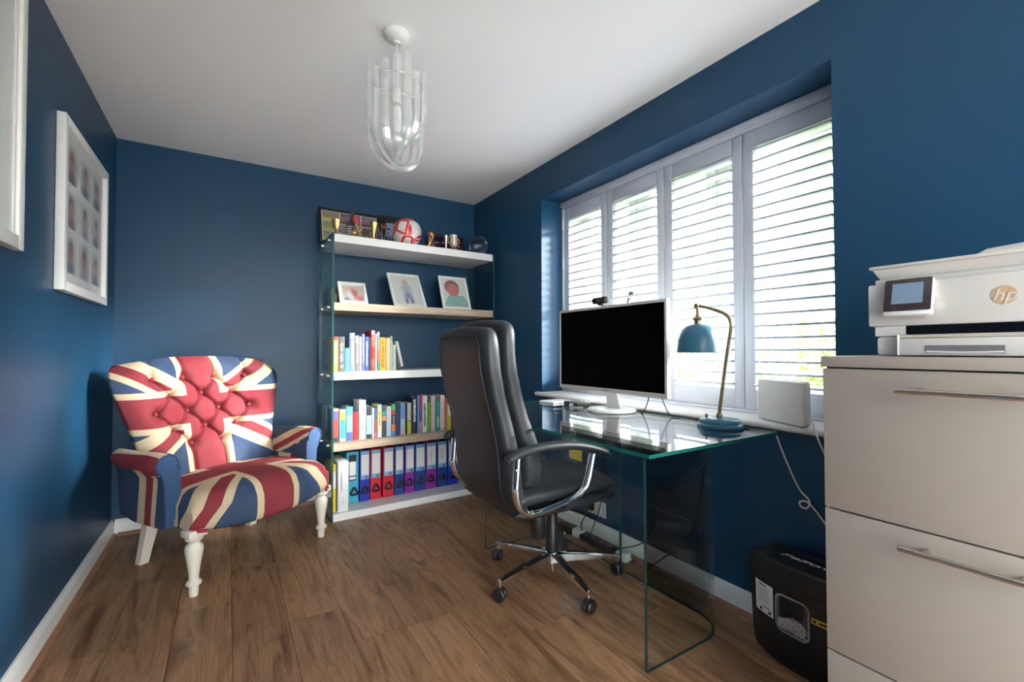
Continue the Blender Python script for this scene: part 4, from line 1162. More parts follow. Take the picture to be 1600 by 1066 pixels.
    def interp(tab, n):
        out = []
        P = [Vector((a, b_, c, d)) for a, b_, c, d in tab]
        for i in range(len(P)-1):
            p0, p1, p2, p3 = P[max(i-1, 0)], P[i], P[i+1], P[min(i+2, len(P)-1)]
            for k in range(n):
                s = k/n; out.append(.5*((2*p1)+(-p0+p2)*s+(2*p0-5*p1+4*p2-p3)*s*s+(-p0+3*p1-3*p2+p3)*s**3))
        out.append(P[-1]); return [tuple(v) for v in out]
    shell = back(interp([(.402, -.285, -.255, .19), (.412, -.325, -.25, .215), (.45, -.375, -.27, .235), (.52, -.405, -.30, .242), (.62, -.415, -.315, .243), (.72, -.425, -.33, .240), (.82, -.447, -.355, .236), (.92, -.475, -.385, .238), (1.02, -.497, -.405, .243), (1.12, -.507, -.415, .243), (1.17, -.505, -.42, .236), (1.198, -.492, -.43, .222), (1.208, -.475, -.445, .20)], 3), 'back_shell')
    back(interp([(.53, -.31, -.245, .20), (.545, -.315, -.215, .225), (.62, -.325, -.205, .240), (.72, -.340, -.225, .240), (.82, -.365, -.27, .236), (.92, -.395, -.305, .238), (1.02, -.415, -.33, .243), (1.12, -.425, -.345, .246), (1.19, -.425, -.345, .243), (1.225, -.415, -.355, .228), (1.238, -.40, -.37, .20)], 3), 'back_cushion')
    # stitched seam on the rear of the shell
    pts = []
    def rear(z):
        tb = [(.43, -.352), (.52, -.405), (.62, -.415), (.72, -.425), (.82, -.447), (.92, -.475), (1.02, -.497), (1.12, -.507), (1.165, -.506)]
        for (z0, a), (z1, b_) in zip(tb, tb[1:]):
            if z <= z1: return a+(b_-a)*(z-z0)/(z1-z0)
        return tb[-1][1]
    for z in [.44+.03*k for k in range(24)]: pts.append((rear(z)-.0005, -.198, z))
    pts += [(rear(1.15)-.0005, -.17, 1.160), (rear(1.15)-.001, 0, 1.172), (rear(1.15)-.0005, .17, 1.160)]
    for z in [.44+.03*(23-k) for k in range(24)]: pts.append((rear(z)-.0005, .198, z))
    b = newbm(); tube(b, pts, .0028, 6); finish('seam', b, 'leather', shell)
    # arms: chrome loop and padded top
    for s in (-1, 1):
        y = s*.290
        b = newbm()
        tube(b, smooth_path([(-.385, y, .690), (-.390, y, .62), (-.394, y, .545), (-.372, y, .485), (-.315, y, .455), (-.23, y, .458), (-.12, y, .477), (-.055, y, .505), (-.028, y, .545), (-.012, y, .60), (.002, y, .655)], 5), .0155, 12, flat=(1.15, .8), up=(0, 1, 0))
        loop = finish('arm_loop', b, 'chrome', t)
        for p in ((-.398, .64), (-.398, .56), (-.20, .462), (-.34, .466)):
            b = newbm(); lathe(b, [(0, 0), (.008, 0), (.007, .004), (0, .006)], 12, (p[0]+.005, y+s*.011, p[1]), mtx=Matrix.Rotation(-s*PI/2, 3, 'X')); finish('bolt', b, 'chrome', loop)
        b = newbm()
        path = smooth_path([(-.435, y, .672), (-.41, y, .690), (-.33, y, .708), (-.22, y, .712), (-.10, y, .702), (.0, y, .678), (.07, y, .652), (.105, y, .634)], 5)
        n_ = len(path); rs = [(.012 if i == 0 else .020 if i < 3 else .026 if i < n_-6 else .026-.003*(i-n_+6)) for i in range(n_)]
        tube(b, path, rs, 14, flat=(1.0, .72), up=(0, 1, 0)); finish('arm_pad', b, 'leather', t)
        b = newbm(); box(b, -.32, -.14, min(y, s*.20), max(y, s*.20), .438, .452, bev=.003); finish('arm_bracket', b, 'chrome', loop)
office_chair()

# ================================================================== things on the desk
def monitor():
    t = thing('monitor', 'large black-screened computer monitor with pale grey bezel on the desk', 'monitor', (1.690, 1.735, DZ+.0005))
    W, Hh = .772, .450; zb_ = .098; tilt = math.radians(0)
    x0 = -.034
    b = newbm(); box(b, x0, x0+.022, -W/2, W/2, zb_, zb_+Hh, bev=.004); case = finish('casing', b, 'white_plastic', t)
    b = newbm(); box(b, x0+.02, x0+.050, -W/2+.06, W/2-.06, zb_+.05, zb_+Hh-.06, bev=.012); finish('rear_cover', b, 'white_plastic', t)
    bez = pm('pale_bezel', (.52, .49, .46), .35)
    for nm, q in (('bezel_side', (-W/2+.001, -W/2+.014, zb_+.001, zb_+Hh-.001)), ('bezel_side', (W/2-.014, W/2-.001, zb_+.001, zb_+Hh-.001)), ('bezel_top', (-W/2+.014, W/2-.014, zb_+Hh-.015, zb_+Hh-.001)), ('bezel_chin', (-W/2+.014, W/2-.014, zb_+.001, zb_+.022))):
        b = newbm(); box(b, x0-.003, x0+.004, *q, bev=.0012, seg=1); finish(nm, b, bez, t)
    b = newbm(); box(b, x0-.0015, x0+.002, -W/2+.013, W/2-.013, zb_+.021, zb_+Hh-.014); finish('screen', b, 'screen', t, smooth=False)
    b = newbm(); box(b, x0-.0035, x0-.0025, -.022, .022, zb_+.009, zb_+.0135); finish('maker_mark', b, cm(C(120, 118, 115)), t, smooth=False)
    # curved neck and round foot
    b = newbm(); rings = []
    for z, xx, hw, th in ((.014, .028, .050, .012), (.04, .020, .044, .010), (.08, .012, .040, .010), (.12, .006, .042, .010), (.16, .002, .046, .010)):
        rings.append([Vector((xx+dx*th, dy*hw-.02*(z < .06)*0, z)) for dx, dy in ((-1, -1), (1, -1), (1, 1), (-1, 1))])
    loft(b, rings); finish('neck', b, 'white_gloss', t, ang=30)
    b = newbm(); lathe(b, [(0, 0), (.122, 0), (.126, .003), (.126, .008), (.120, .013), (.06, .016), (0, .017)], 48); finish('foot', b, 'white_gloss', t)
    return t
monitor()
t = thing('webcam', 'small black webcam clipped on top of the monitor', 'webcam', (1.655, 1.775, DZ+.549))
b = newbm(); box(b, -.018, .018, -.050, .050, .010, .046, bev=.012, seg=3); finish('body', b, 'black_plastic', t)
b = newbm(); cyl(b, (-.021, .030, .028), (-.017, .030, .028), .011, n=16); finish('lens', b, 'black_gloss', t)
b = newbm(); box(b, -.010, .012, -.018, .012, .0005, .014, bev=.002); finish('clip', b, 'black_plastic', t)
b = newbm(); box(b, -.0185, -.0175, -.01, .0, .025, .031); finish('logo_mark', b, cm(C(140, 140, 140)), t, smooth=False)

def desk_lamp():
    t = thing('desk_lamp', 'blue enamel desk lamp with curved antique brass stem', 'desk lamp', (1.715, 1.137, DZ+.0005))
    b = newbm(); lathe(b, [(0, 0), (.084, 0), (.088, .003), (.088, .011), (.083, .016), (.079, .018), (.078, .028), (.072, .034), (.04, .039), (0, .040)], 40); finish('base', b, 'teal_lamp', t)
    b = newbm(); lathe(b, [(0, .038), (.012, .038), (.012, .052), (.009, .056), (0, .056)], 16, (.0, .002, 0)); finish('collar', b, 'brass', t)
    b = newbm(); cyl(b, (-.03, .040, .037), (-.03, .040, .052), .006, .0055, 12); finish('switch', b, pm('copper_switch', (.40, .22, .16), .35, 1.0), t)
    pts = smooth_path([(0, .002, .05), (0, -.010, .14), (0, -.027, .25), (0, -.044, .35), (0, -.0535, .405), (0, -.050, .437), (0, -.030, .462), (0, .015, .482), (0, .060, .497), (0, .090, .505)], 6)
    b = newbm(); tube(b, pts, .0068, 12); finish('stem', b, 'brass', t)
    sy = .098
    b = newbm(); tube(b, [(-.014, sy, .506), (.014, sy, .506)], .0105, 14); finish('knuckle', b, 'brass', t)
    b = newbm(); cyl(b, (-.012, sy, .521), (.012, sy, .521), .0035, n=8); finish('wing_nut', b, 'brass', t)
    b = newbm(); lathe(b, [(0, .425), (.016, .425), (.0165, .442), (.020, .444), (.023, .450), (.020, .456), (.012, .460), (.009, .470), (.007, .50), (0, .50)], 18, (0, sy, 0)); finish('socket', b, 'brass', t)
    k_ = 1.09
    outer = [(.016, .428), (.030, .426), (.048, .418), (.062, .404), (.071, .384), (.0765, .360), (.079, .335), (.0805, .318), (.0835, .316)]
    inner = [(.0825, .3145), (.078, .317), (.074, .36), (.068, .384), (.059, .402), (.045, .4155), (.016, .424)]
    outer = [(r*k_, .428+(z-.428)*k_) for r, z in outer]; inner = [(r*k_, .428+(z-.428)*k_) for r, z in inner]
    b = newbm(); lathe(b, outer+inner, 40, (0, sy, 0)); sh = finish('shade', b, 'teal_lamp', t)
    b = newbm(); lathe(b, [(0, .424), (.010, .424), (.012, .40), (.020, .375), (.022, .36), (.016, .343), (0, .338)], 16, (0, sy, 0)); finish('bulb', b, pm('frosted_bulb', (.8, .8, .78), .3), t)
desk_lamp()

t = thing('usb_hub', 'flat black box with a white plug on the desk behind the chair', 'hub', (1.685, 2.005, DZ+.0005), math.radians(-4))
b = newbm(); box(b, -.045, .045, -.065, .065, 0, .024, bev=.003); finish('body', b, 'black_plastic', t)
b = newbm(); box(b, -.052, -.044, -.03, .0, .006, .018, bev=.002); finish('plug', b, 'white_plastic', t)
b = newbm(); tube(b, smooth_path([(-.051, -.015, .012), (-.07, -.03, .006), (-.07, -.07, .004), (-.03, -.10, .004)], 5), .0025, 6); finish('lead', b, 'white_plastic', t)
t = thing('notebook', 'thin pale notebook lying at the far back corner of the desk', 'notebook', (1.70, 2.215, DZ+.0005), .15)
b = newbm(); box(b, -.085, .085, -.06, .06, .001, .0105, bev=.001, seg=1); finish('cover', b, 'white_plastic', t)
b = newbm(); box(b, -.083, .083, -.058, .058, 0, .006); finish('pages', b, 'black_plastic', t)

# ---- router on the sill
ra = math.atan2(-.218, -.092)
t = thing('router', 'white upright internet router on the window sill beside the printer cabinet', 'router', (1.868, .962, .8150), 0)
t.rotation_euler = (0, 0, math.atan2(-.218, -.092)+PI/2+PI/2)
b = newbm(); box(b, -.120, .120, -.018, .003, .001, .170, bev=.012, seg=3); finish('front_cover', b, 'white_plastic', t)
b = newbm(); box(b, -.118, .118, .0035, .026, .0015, .168, bev=.008, seg=3); finish('rear_cover', b, 'white_plastic', t)
b = newbm(); cyl(b, (.0, -.0182, .052), (.0, -.019, .052), .003, n=12); finish('indicator_light', b, 'led', t)
b = newbm(); cyl(b, (-.010, -.0181, .118), (-.010, -.0186, .118), .006, n=12); finish('logo_mark', b, cm((.60, .60, .60)), t)

# ================================================================== drawer cabinet, printer, shredder
CX, CY0, CY1, CZ = 1.250, .020, .549, 1.0885
def cabinet():
    t = thing('drawer_cabinet', 'beige three-drawer cabinet with steel bar handles in the right foreground', 'cabinet', (0, 0, 0))
    b = newbm(); box(b, CX+.020, XR-.036, CY0+.002, CY1-.002, .0, CZ-.030); finish('carcass', b, 'cabinet', t)
    b = newbm(); box(b, CX+.012, CX+.0205, CY0+.004, CY1-.004, .0, CZ-.0265); finish('front_gap', b, 'cabinet_gap', t)
    b = newbm(); box(b, CX-.003, XR-.034, CY0-.001, CY1+.003, CZ-.026, CZ, bev=.0015); finish('top', b, 'cabinet', t)
    for z0, z1, hz in ((.7205, 1.0585, 1.016), (.3765, .7165, .680), (.034, .3725, .337)):
        b = newbm(); box(b, CX, CX+.018, CY0, CY1, z0, z1, bev=.0015); dr = finish('drawer_front', b, 'cabinet', t)
        b = newbm(); cyl(b, (CX-.030, .396, hz), (CX-.030, .176, hz), .0062, n=14); hd = finish('handle', b, 'steel', dr)
        for y in (.356, .217):
            b = newbm(); cyl(b, (CX-.030, y, hz), (CX+.001, y, hz), .0048, .0062, 12); finish('handle_post', b, 'steel', dr)
    b = newbm(); box(b, CX+.03, XR-.04, CY0+.01, CY1-.01, .0, .032); finish('plinth', b, 'cabinet_gap', t)
cabinet()

def printer_z(z):
    for z0, z1, a, b_ in ((-1, .034, -1.364, .046), (.034, .053, .046, .069), (.053, .118, .069, .166), (.118, .125, .166, .178), (.125, .153, .178, .209), (.153, 1, .209, 1.056)):
        if z <= z1:
            if z0 == -1: return z*.046/.034
            return a+(b_-a)*(z-z0)/(z1-z0)
def printer():
    # local frame: x to the right along the front (world -y), y into the depth (world +x)
    t = thing('printer', 'white and beige inkjet printer on top of the drawer cabinet', 'printer', (1.283, .464, CZ+.0005), -PI/2)
    W = .455
    pw = 'printer_white'
    b = newbm(); box(b, .014, W-.014, .004, .34, .001, .034, bev=.006); finish('base_tray', b, pw, t)
    b = newbm(); box(b, .058, W-.058, -.012, .02, .0015, .030, bev=.004); tr = finish('paper_tray', b, pw, t)
    b = newbm(); box(b, .056, .0605, -.0125, .02, .0015, .036, bev=.002); finish('tray_edge', b, 'white_plastic', tr)
    b = newbm(); box(b, .105, .225, -.0135, -.008, .006, .018, bev=.001, seg=1); finish('tray_grip', b, cm((.16, .15, .16)), tr)
    b = newbm(); tube(b, [(.107, -.014, .008), (.165, -.0142, .0068), (.223, -.014, .008)], .0017, 6); finish('tray_grip_lip', b, pw, tr)
    b = newbm(); box(b, .012, W-.012, .022, .33, .034, .052, bev=.002); finish('body_core', b, pw, t)
    b = newbm(); box(b, .068, W-.055, .006, .035, .034, .053); slot = finish('output_slot', b, 'black_gloss', t, smooth=False)
    b = newbm(); box(b, .060, W-.05, -.010, .008, .030, .036, bev=.001, seg=1); finish('output_shelf', b, cm((.52, .46, .40)), t)
    b = newbm(); cyl(b, (.09, .009, .046), (W-.07, .009, .0465), .0022, n=8); finish('roller', b, 'bronze', slot)
    b = newbm(); box(b, .010, .068, .006, .03, .034, .053, bev=.001, seg=1); finish('side_block', b, pw, t)
    b = newbm(); box(b, 0, W, 0, .345, .053, .118, bev=.003); finish('body', b, pw, t)
    b = newbm(); box(b, .010, W-.010, .012, .34, .118, .125, bev=.002); finish('scanner_base', b, pw, t)
    b = newbm()
    loft(b, [[Vector(p) for p in ((.018, .020, .125), (W-.018, .020, .125), (W-.018, .335, .125), (.018, .335, .125))], [Vector(p) for p in ((.008, .006, .146), (W-.008, .006, .146), (W-.008, .338, .152), (.008, .338, .152))]])
    finish('scanner_lid', b, pw, t)
    b = newbm(); box(b, .002, W-.002, -.002, .34, .1462, .153, bev=.003); ld = finish('lid_rim', b, pw, t)
    b = newbm()
    loft(b, [[Vector(p) for p in ((.17, .03, .153), (W-.02, .03, .153), (W-.02, .30, .153), (.17, .30, .153))], [Vector(p) for p in ((.19, .05, .168), (W-.03, .05, .185), (W-.03, .29, .195), (.19, .29, .178))]])
    finish('document_feeder', b, pw, t)
    for ch in t.children_recursive:
        for v in ch.data.vertices: v.co.z = printer_z(v.co.z)
    # control panel tilted forward
    pt = Matrix.Translation((.078, -.006, .131)) @ Matrix.Rotation(math.radians(-14), 4, 'X')
    b = newbm(); box(b, -.042, .042, -.010, .006, -.043, .040, bev=.004); cp = finish('control_panel', b, 'white_plastic', t); cp.matrix_local = pt
    b = newbm(); box(b, -.041, .041, -.0125, -.0095, -.034, .0392, bev=.0025); o = finish('panel_face', b, cm((.045, .032, .036), .2), cp)
    b = newbm(); box(b, -.027, .027, -.0132, -.012, -.018, .029); o = finish('touch_screen', b, 'lcd', cp, smooth=False)
    # round logo with letters
    b = newbm(); prism(b, [(.222+.0185*math.cos(2*PI*k/36), .122+.0185*math.sin(2*PI*k/36)) for k in range(36)], -.0008, .0002, 'y'); lg = finish('logo_disc', b, 'tan', t)
    text_mesh('logo_letters', 'hp', .034, 'printer_white', lg, axes((1, 0, 0), (0, 0, 1), (.2215, -.0011, .1215)), shear=.32, depth=.0003)
printer()

def shredder():
    t = thing('paper_shredder', 'black paper shredder with a clear bin window between cabinet and desk', 'shredder', (1.742, .79, 0))
    def outline(k, dz=0):
        # plan: bowed front toward -x, straight back near the wall
        pts = []
        for q in range(13):
            u = -1+2*q/12; pts.append((-.108*k+.052*k*abs(u)**2.4, -u*.212*k))
        pts += [(.062, -.208*k), (.070, -.195*k), (.070, .195*k), (.062, .208*k)]
        return pts
    def lay(z, k): return [Vector((x, y, z)) for x, y in outline(k)]
    b = newbm(); loft(b, [lay(.001, .86), lay(.012, .90), lay(.035, .93), (lay(.10, .955)), lay(.20, .975), lay(.272, .985)]); body = finish('bin', b, 'black_plastic', t, ang=35)
    b = newbm(); loft(b, [lay(.274, 1.0), lay(.330, 1.0), lay(.350, .965), lay(.356, .90)]); hd = finish('cutter_head', b, 'black_plastic', t, ang=35)
    b = newbm(); box(b, .012, .020, -.13, .13, .354, .3575); finish('paper_slot', b, 'black_gloss', hd)
    def fx_(y, z):
        k = .955+.03*(z-.1)/.17; u = min(1, abs(y)/(.212*k)); return -.108*k+.052*k*u**2.4
    def patch(name, y0, y1, z0, z1, mat, off, parent, rr=0.0):
        b = newbm(); n = 8
        A = [[b.verts.new((fx_(y0+(y1-y0)*i/n, z)-off, y0+(y1-y0)*i/n, z)) for i in range(n+1)] for z in (z0, z1)]
        B = [[b.verts.new((fx_(y0+(y1-y0)*i/n, z)+.002, y0+(y1-y0)*i/n, z)) for i in range(n+1)] for z in (z0, z1)]
        for i in range(n):
            b.faces.new((A[0][i], A[0][i+1], A[1][i+1], A[1][i])); b.faces.new((B[0][i], B[1][i], B[1][i+1], B[0][i+1]))
            b.faces.new((A[0][i], B[0][i], B[0][i+1], A[0][i+1])); b.faces.new((A[1][i], A[1][i+1], B[1][i+1], B[1][i]))
        for i in (0, n): b.faces.new((A[0][i], A[1][i], B[1][i], B[0][i]))
        return finish(name, b, mat, parent, smooth=False)
    lb = patch('label_sticker', .104, .180, .150, .258, 'paper', .0008, body)
    rnd = random.Random(3)
    for k in range(9): patch('print_line', .112+.012*rnd.random(), .172-.012*rnd.random(), .188+.0062*k, .1898+.0062*k, cm((.35, .34, .33)), .0012, lb)
    patch('print_bar', .130, .164, .248, .252, 'black_ink', .0013, lb)
    patch('print_bar', .116, .148, .172, .175, 'black_ink', .0013, lb)
    for y in (.118, .156): patch('print_mark', y-.005, y+.005, .156, .166, 'black_ink', .0013, lb)
    # clear window with a raised rim, shredded paper behind it
    wy0, wy1, wz0, wz1 = -.018, .092, .128, .252
    pts = [((wy0+wy1)/2+p[0], (wz0+wz1)/2+p[1]) for p in rrect(wy1-wy0, wz1-wz0, .022, 5)]
    b = newbm(); tube(b, [(fx_(y, z)-.001, y, z) for y, z in pts], .0035, 6, closed=True); finish('window_rim', b, 'grey_plastic', body)
    b = newbm(); vs = [b.verts.new((fx_(y, z)-.0008, y, z)) for y, z in pts]; vs2 = [b.verts.new((fx_(y, z)+.0005, y, z)) for y, z in pts]
    b.faces.new(vs); b.faces.new(vs2)
    for k in range(len(pts)): b.faces.new((vs[k], vs[(k+1) % len(pts)], vs2[(k+1) % len(pts)], vs2[k]))
    finish('window_panel', b, cm((.10, .10, .11), .15), body, smooth=False)
    b = newbm()
    for k in range(420):
        y = wy0+.008+(wy1-wy0-.016)*rnd.random(); zmax = .180+.010*math.sin(y*60)
        z = wz0+.008+(zmax-wz0-.008)*rnd.random()**.8
        c = Vector((fx_(y, z)-.0012-.0012*rnd.random(), y, z)); a = rnd.random()*PI; L = rnd.uniform(.0022, .0042)
        d = Vector((.1*rnd.uniform(-1, 1), math.cos(a), math.sin(a)))*L; e = Vector((0, -math.sin(a), math.cos(a)))*L*.45
        b.faces.new([b.verts.new(c+q) for q in (-d-e, d-e, d+e, -d+e)])
    o = finish('shredded_paper', b, cm((.50, .46, .46), .8), body, smooth=False); o['kind'] = 'stuff'
    wl_ = patch('warning_label', -.100, -.026, .203, .222, 'yellow', .0008, body)
    patch('label_print', -.09, -.048, .209, .216, 'black_ink', .0013, wl_)
    patch('label_print', -.040, -.031, .208, .217, 'black_ink', .0013, wl_)
    text_mesh('maker_name', 'Fellowes', .034, 'white_ink', hd, axes((0, -1, 0), (1, 0, 0), (-.012, .0, .3568)), shear=.3, depth=.0004, width=.24)
shredder()

# ================================================================== pictures on the left wall
def wall_frame(label, y0, y1, z0, z1, fw, cells, depth=.030):
    t = thing('wall_picture', label, 'picture', (XL+.0005, 0, 0))
    for nm, q in (('frame_side', (y0, y0+fw, z0, z1)), ('frame_side', (y1-fw, y1, z0, z1)), ('frame_rail', (y0+fw, y1-fw, z0, z0+fw)), ('frame_rail', (y0+fw, y1-fw, z1-fw, z1))):
        b = newbm(); box(b, 0, depth, *q, bev=.0025); finish(nm, b, 'white_satin', t)
    b = newbm(); box(b, .008, .012, y0+fw*.8, y1-fw*.8, z0+fw*.8, z1-fw*.8); mt = finish('mount', b, pm('pale_mount_card', (.74, .75, .735), .8), t, smooth=False)
    for (ya, yb_, za, zb_, m_) in cells:
        b = newbm(); box(b, .0118, .0126, ya, yb_, za, zb_)
        finish('photo', b, m_, mt, smooth=False, uvf=lambda co, f, ya=ya, yb_=yb_, za=za, zb_=zb_: ((co.y-ya)/(yb_-ya), (co.z-za)/(zb_-za)))
    b = newbm(); box(b, .018, .020, y0+fw, y1-fw, z0+fw, z1-fw); finish('glass', b, 'glass_picture', t, smooth=False)
rnd = random.Random(11)
cells = []
mc = (.70, .71, .70)
for r in range(3):
    for c in range(3):
        ya = 2.545+.215*c; za = 1.435+.192*r
        sk = (C(186, 150, 142), C(178, 140, 130), C(196, 165, 158))[rnd.randrange(3)]; cl = (C(110, 80, 100), C(150, 105, 110), C(80, 85, 95), C(170, 150, 155), C(95, 110, 130))[rnd.randrange(5)]
        cells.append((ya, ya+.175, za, za+.155, blob_photo('blurred_child_photo', tuple(v*.95 for v in mc), [(.5, .58, .30, .40, sk), (.5, .70, .18, .18, C(120, 95, 88)), (.5, .52, .2, .2, sk), (.5, .14, .36, .2, cl)])))
wall_frame('large white frame with nine blurred photos on the left wall', 2.468, 3.228, 1.350, 2.062, .038, cells)
wall_frame('white picture frame cut off at the left edge of the view', 1.32, 2.052, 1.424, 2.30, .042, [(1.45, 1.92, 1.56, 2.16, blob_photo('pale_print', (.70, .72, .70), [(.5, .5, .3, .3, (.62, .64, .62))]))])

# ================================================================== pendant light
def pendant():
    t = thing('pendant_light', 'hanging ceiling light made of clear curved acrylic loops', 'ceiling light', (.573, 1.80, H))
    b = newbm(); lathe(b, [(0, 0), (.050, 0), (.052, -.008), (.048, -.022), (.036, -.032), (.014, -.037), (.012, -.044), (0, -.044)], 32); finish('ceiling_rose', b, 'white_satin', t)
    b = newbm(); cyl(b, (0, 0, -.042), (0, 0, -.235), .0032, n=8); finish('cord', b, 'cable_white', t)
    b = newbm(); lathe(b, [(0, -.225), (.010, -.227), (.014, -.236), (.0165, -.25), (.0165, -.282), (.019, -.284), (.019, -.292), (0, -.292)], 18); finish('lamp_holder', b, 'white_plastic', t)
    b = newbm(); lathe(b, [(0, -.290), (.0145, -.290), (.0145, -.302), (.013, -.304), (0, -.304)], 16); finish('bulb_cap', b, 'brass', t)
    b = newbm(); lathe(b, [(0, -.304), (.014, -.305), (.018, -.325), (.020, -.36), (.019, -.395), (.012, -.408), (0, -.412)], 18); finish('bulb', b, pm('white_bulb', (.85, .85, .84), .3), t)
    # ring that carries the loops
    R0 = .112
    b = newbm(); tube(b, [((R0-.012)*math.cos(2*PI*k/32), (R0-.012)*math.sin(2*PI*k/32), -.215) for k in range(32)], .0028, 6, closed=True); finish('carrier_ring', b, 'acrylic', t)
    for k in range(3):
        a = 2*PI*k/3+.4
        b = newbm(); tube(b, [(.012*math.cos(a), .012*math.sin(a), -.240), ((R0-.012)*math.cos(a), (R0-.012)*math.sin(a), -.216)], .0016, 6); finish('spoke', b, 'silver', t)
    n = 8
    for k in range(n):
        a0 = 2*PI*k/n/1.0*.5+.1; a1 = a0+PI+.0
        p0 = Vector((R0*math.cos(a0), R0*math.sin(a0), 0)); p1 = Vector((R0*math.cos(a1), R0*math.sin(a1), 0))
        low_ = -.558+.0155*k; top_ = -.138-.020*((k*3) % 4)
        mid = (p0+p1)/2; hw = (p1-p0)/2; Rr = hw.length
        pts = [p0+Vector((0, 0, top_)), p0+Vector((0, 0, top_*.4+(low_+Rr)*.6))]
        for q in range(17):
            g = PI*q/16; pts.append(mid-hw*math.cos(g)+Vector((0, 0, low_+Rr-Rr*math.sin(g))))
        pts += [p1+Vector((0, 0, top_*.4+(low_+Rr)*.6)), p1+Vector((0, 0, top_))]
        side = Vector((-hw.y, hw.x, 0)).normalized()
        b = newbm(); tube(b, pts, .0098, 4, flat=(1.55, 1.0), up=side); finish('acrylic_loop', b, 'acrylic', t, ang=30)
pendant()

# ================================================================== cables and sockets
def cable(name, label, pts, r, mat, cat='cable', parent=None, n=6):
    b = newbm(); tube(b, smooth_path(pts, 8), r, n); o = finish(name, b, mat, parent)
    if parent is None: tag(o, label, cat)
    return o
wx = XR-.006
loop = [(wx, .865-.018+.018*math.cos(a)-.0, .520+.016*math.sin(a)) for a in [math.radians(90+40*k) for k in range(9)]]
cable('wall_cable', 'thin white cable with a small loop hanging on the wall below the sill', [(wx, .985, .783), (wx, .955, .70), (wx, .90, .58), (wx-.002, .862, .542), (wx-.004, .868, .512), (wx-.006, .888, .512), (wx-.006, .893, .528), (wx-.004, .872, .535), (wx-.002, .845, .515), (wx, .79, .45), (wx, .70, .37), (wx, .62, .31)], .0036, 'cable_white')
cable('router_cable', 'white cable dropping from the router behind the cabinet', [(1.845, .862, .850), (1.818, .835, .835), (1.806, .815, .79), (1.815, .79, .72), (1.835, .74, .60)], .0032, 'cable_white')
cable('monitor_cable', 'black cable drooping behind the monitor foot to the desk', [(1.735, 1.52, .895), (1.745, 1.545, .84), (1.75, 1.575, .795), (1.765, 1.60, .792), (1.788, 1.625, .792)], .0028, 'cable_black')
cable('monitor_cable', 'black cable with a ferrite bead behind the monitor', [(1.735, 1.455, .895), (1.75, 1.447, .85), (1.757, 1.43, .81), (1.775, 1.42, .793), (1.80, 1.40, .793)], .0022, 'cable_black')
cable('lamp_cable', 'black lamp lead at the back of the desk lamp', [(1.775, 1.075, DZ+.008), (1.795, 1.06, DZ+.007), (1.800, 1.085, DZ+.006), (1.793, 1.12, DZ+.005)], .003, 'cable_black')
t = thing('extension_lead', 'black extension lead block on the floor by the skirting', 'extension lead', (1.775, 1.93, 0), .05)
b = newbm(); box(b, -.028, .028, -.13, .13, .0005, .034, bev=.006); finish('body', b, 'black_plastic', t)
for y in (-.09, -.03, .03, .09):
    b = newbm(); box(b, -.018, .018, y-.018, y+.018, .034, .0352); finish('socket', b, 'black_gloss', t)
for (x, y, lab) in ((1.772, 2.095, 'white plug adapter on the floor nearest the left desk leg'), (1.768, 1.735, 'white plug adapter lying at the end of the extension lead')):
    t = thing('plug_adapter', lab, 'plug', (x, y, 0), .2)
    b = newbm(); box(b, -.026, .026, -.034, .034, .0005, .046, bev=.008); finish('body', b, 'white_plastic', t)
    b = newbm(); cyl(b, (0, -.034, .02), (0, -.048, .02), .006, .0045, 10); finish('strain_relief', b, 'white_plastic', t)
t = thing('power_brick', 'black power brick on the floor under the desk', 'power supply', (1.755, 2.19, 0), .3)
b = newbm(); box(b, -.035, .035, -.06, .06, .0005, .045, bev=.008); finish('body', b, 'black_plastic', t)
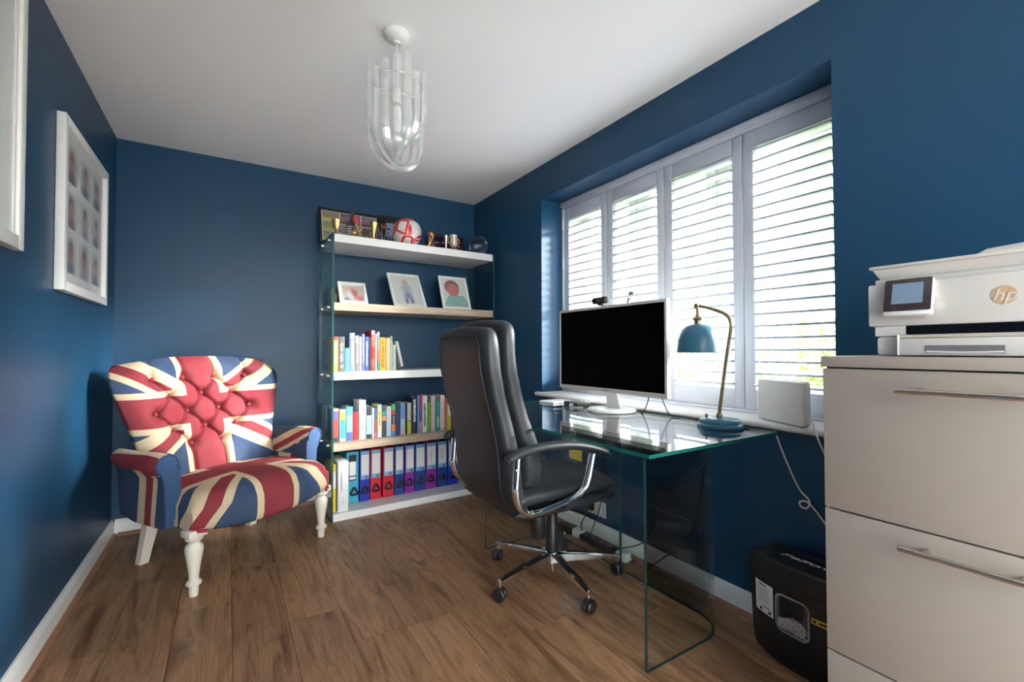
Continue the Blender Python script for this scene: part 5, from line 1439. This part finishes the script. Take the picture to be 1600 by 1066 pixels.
b = newbm(); cyl(b, (0, -.06, .02), (0, -.075, .02), .006, .004, 10); finish('strain_relief', b, 'black_plastic', t)
t = thing('wall_socket', 'white double wall socket on the blue wall under the desk', 'wall socket', (XR-.0005, 2.02, .135))
b = newbm(); box(b, -.010, 0, -.073, .073, 0, .086, bev=.003); finish('face_plate', b, 'white_plastic', t)
for s in (-1, 1):
    b = newbm(); box(b, -.034, -.0098, s*.036-.022, s*.036+.022, .022, .066, bev=.006); finish('plug', b, 'black_plastic' if s > 0 else 'white_plastic', t)
    b = newbm(); box(b, -.0125, -.0098, s*.011-.005, s*.011+.005, .070, .080, bev=.001, seg=1); finish('rocker_switch', b, 'white_plastic', t)
cable('power_cable', 'black cable looping from the wall plug down to the floor', [(XR-.036, 2.056, .17), (1.79, 2.06, .13), (1.765, 2.07, .075), (1.750, 2.04, .055)], .003, 'cable_black')
cable('power_cable', 'black cable rising from the extension lead in a tall arc', [(1.775, 2.00, .036), (1.79, 1.985, .10), (1.81, 1.96, .19), (1.826, 1.95, .32), (1.835, 1.94, .52), (1.838, 1.92, .76)], .003, 'cable_black')
cable('power_cable', 'black cable curving off the right end of the extension lead', [(1.775, 1.80, .02), (1.765, 1.74, .062), (1.79, 1.66, .10), (1.82, 1.60, .16), (1.838, 1.56, .30)], .003, 'cable_black')
cable('power_cable', 'black cable hanging against the wall beside the desk leg', [(1.815, 1.60, .006), (1.82, 1.50, .10), (1.838, 1.42, .17), (1.842, 1.34, .36), (1.842, 1.30, .60), (1.842, 1.30, .77)], .003, 'cable_black')
t = thing('hanging_tag', 'yellow tag hanging on the wall under the desk', 'tag', (XR-.004, 2.21, .42))
b = newbm(); prism(b, [(-.06, 0), (.06, 0), (.065, .10), (.03, .085), (.022, .135), (-.018, .13), (-.03, .08), (-.06, .10)], -.003, .0, 'x', bev=.001); finish('card', b, 'yellow', t)
b = newbm(); tube(b, smooth_path([(-.0015, 0, .125), (-.0015, .006, .2), (-.0015, -.004, .28), (-.0015, 0, .362)], 4), .0015, 5); finish('string', b, 'cable_white', t)
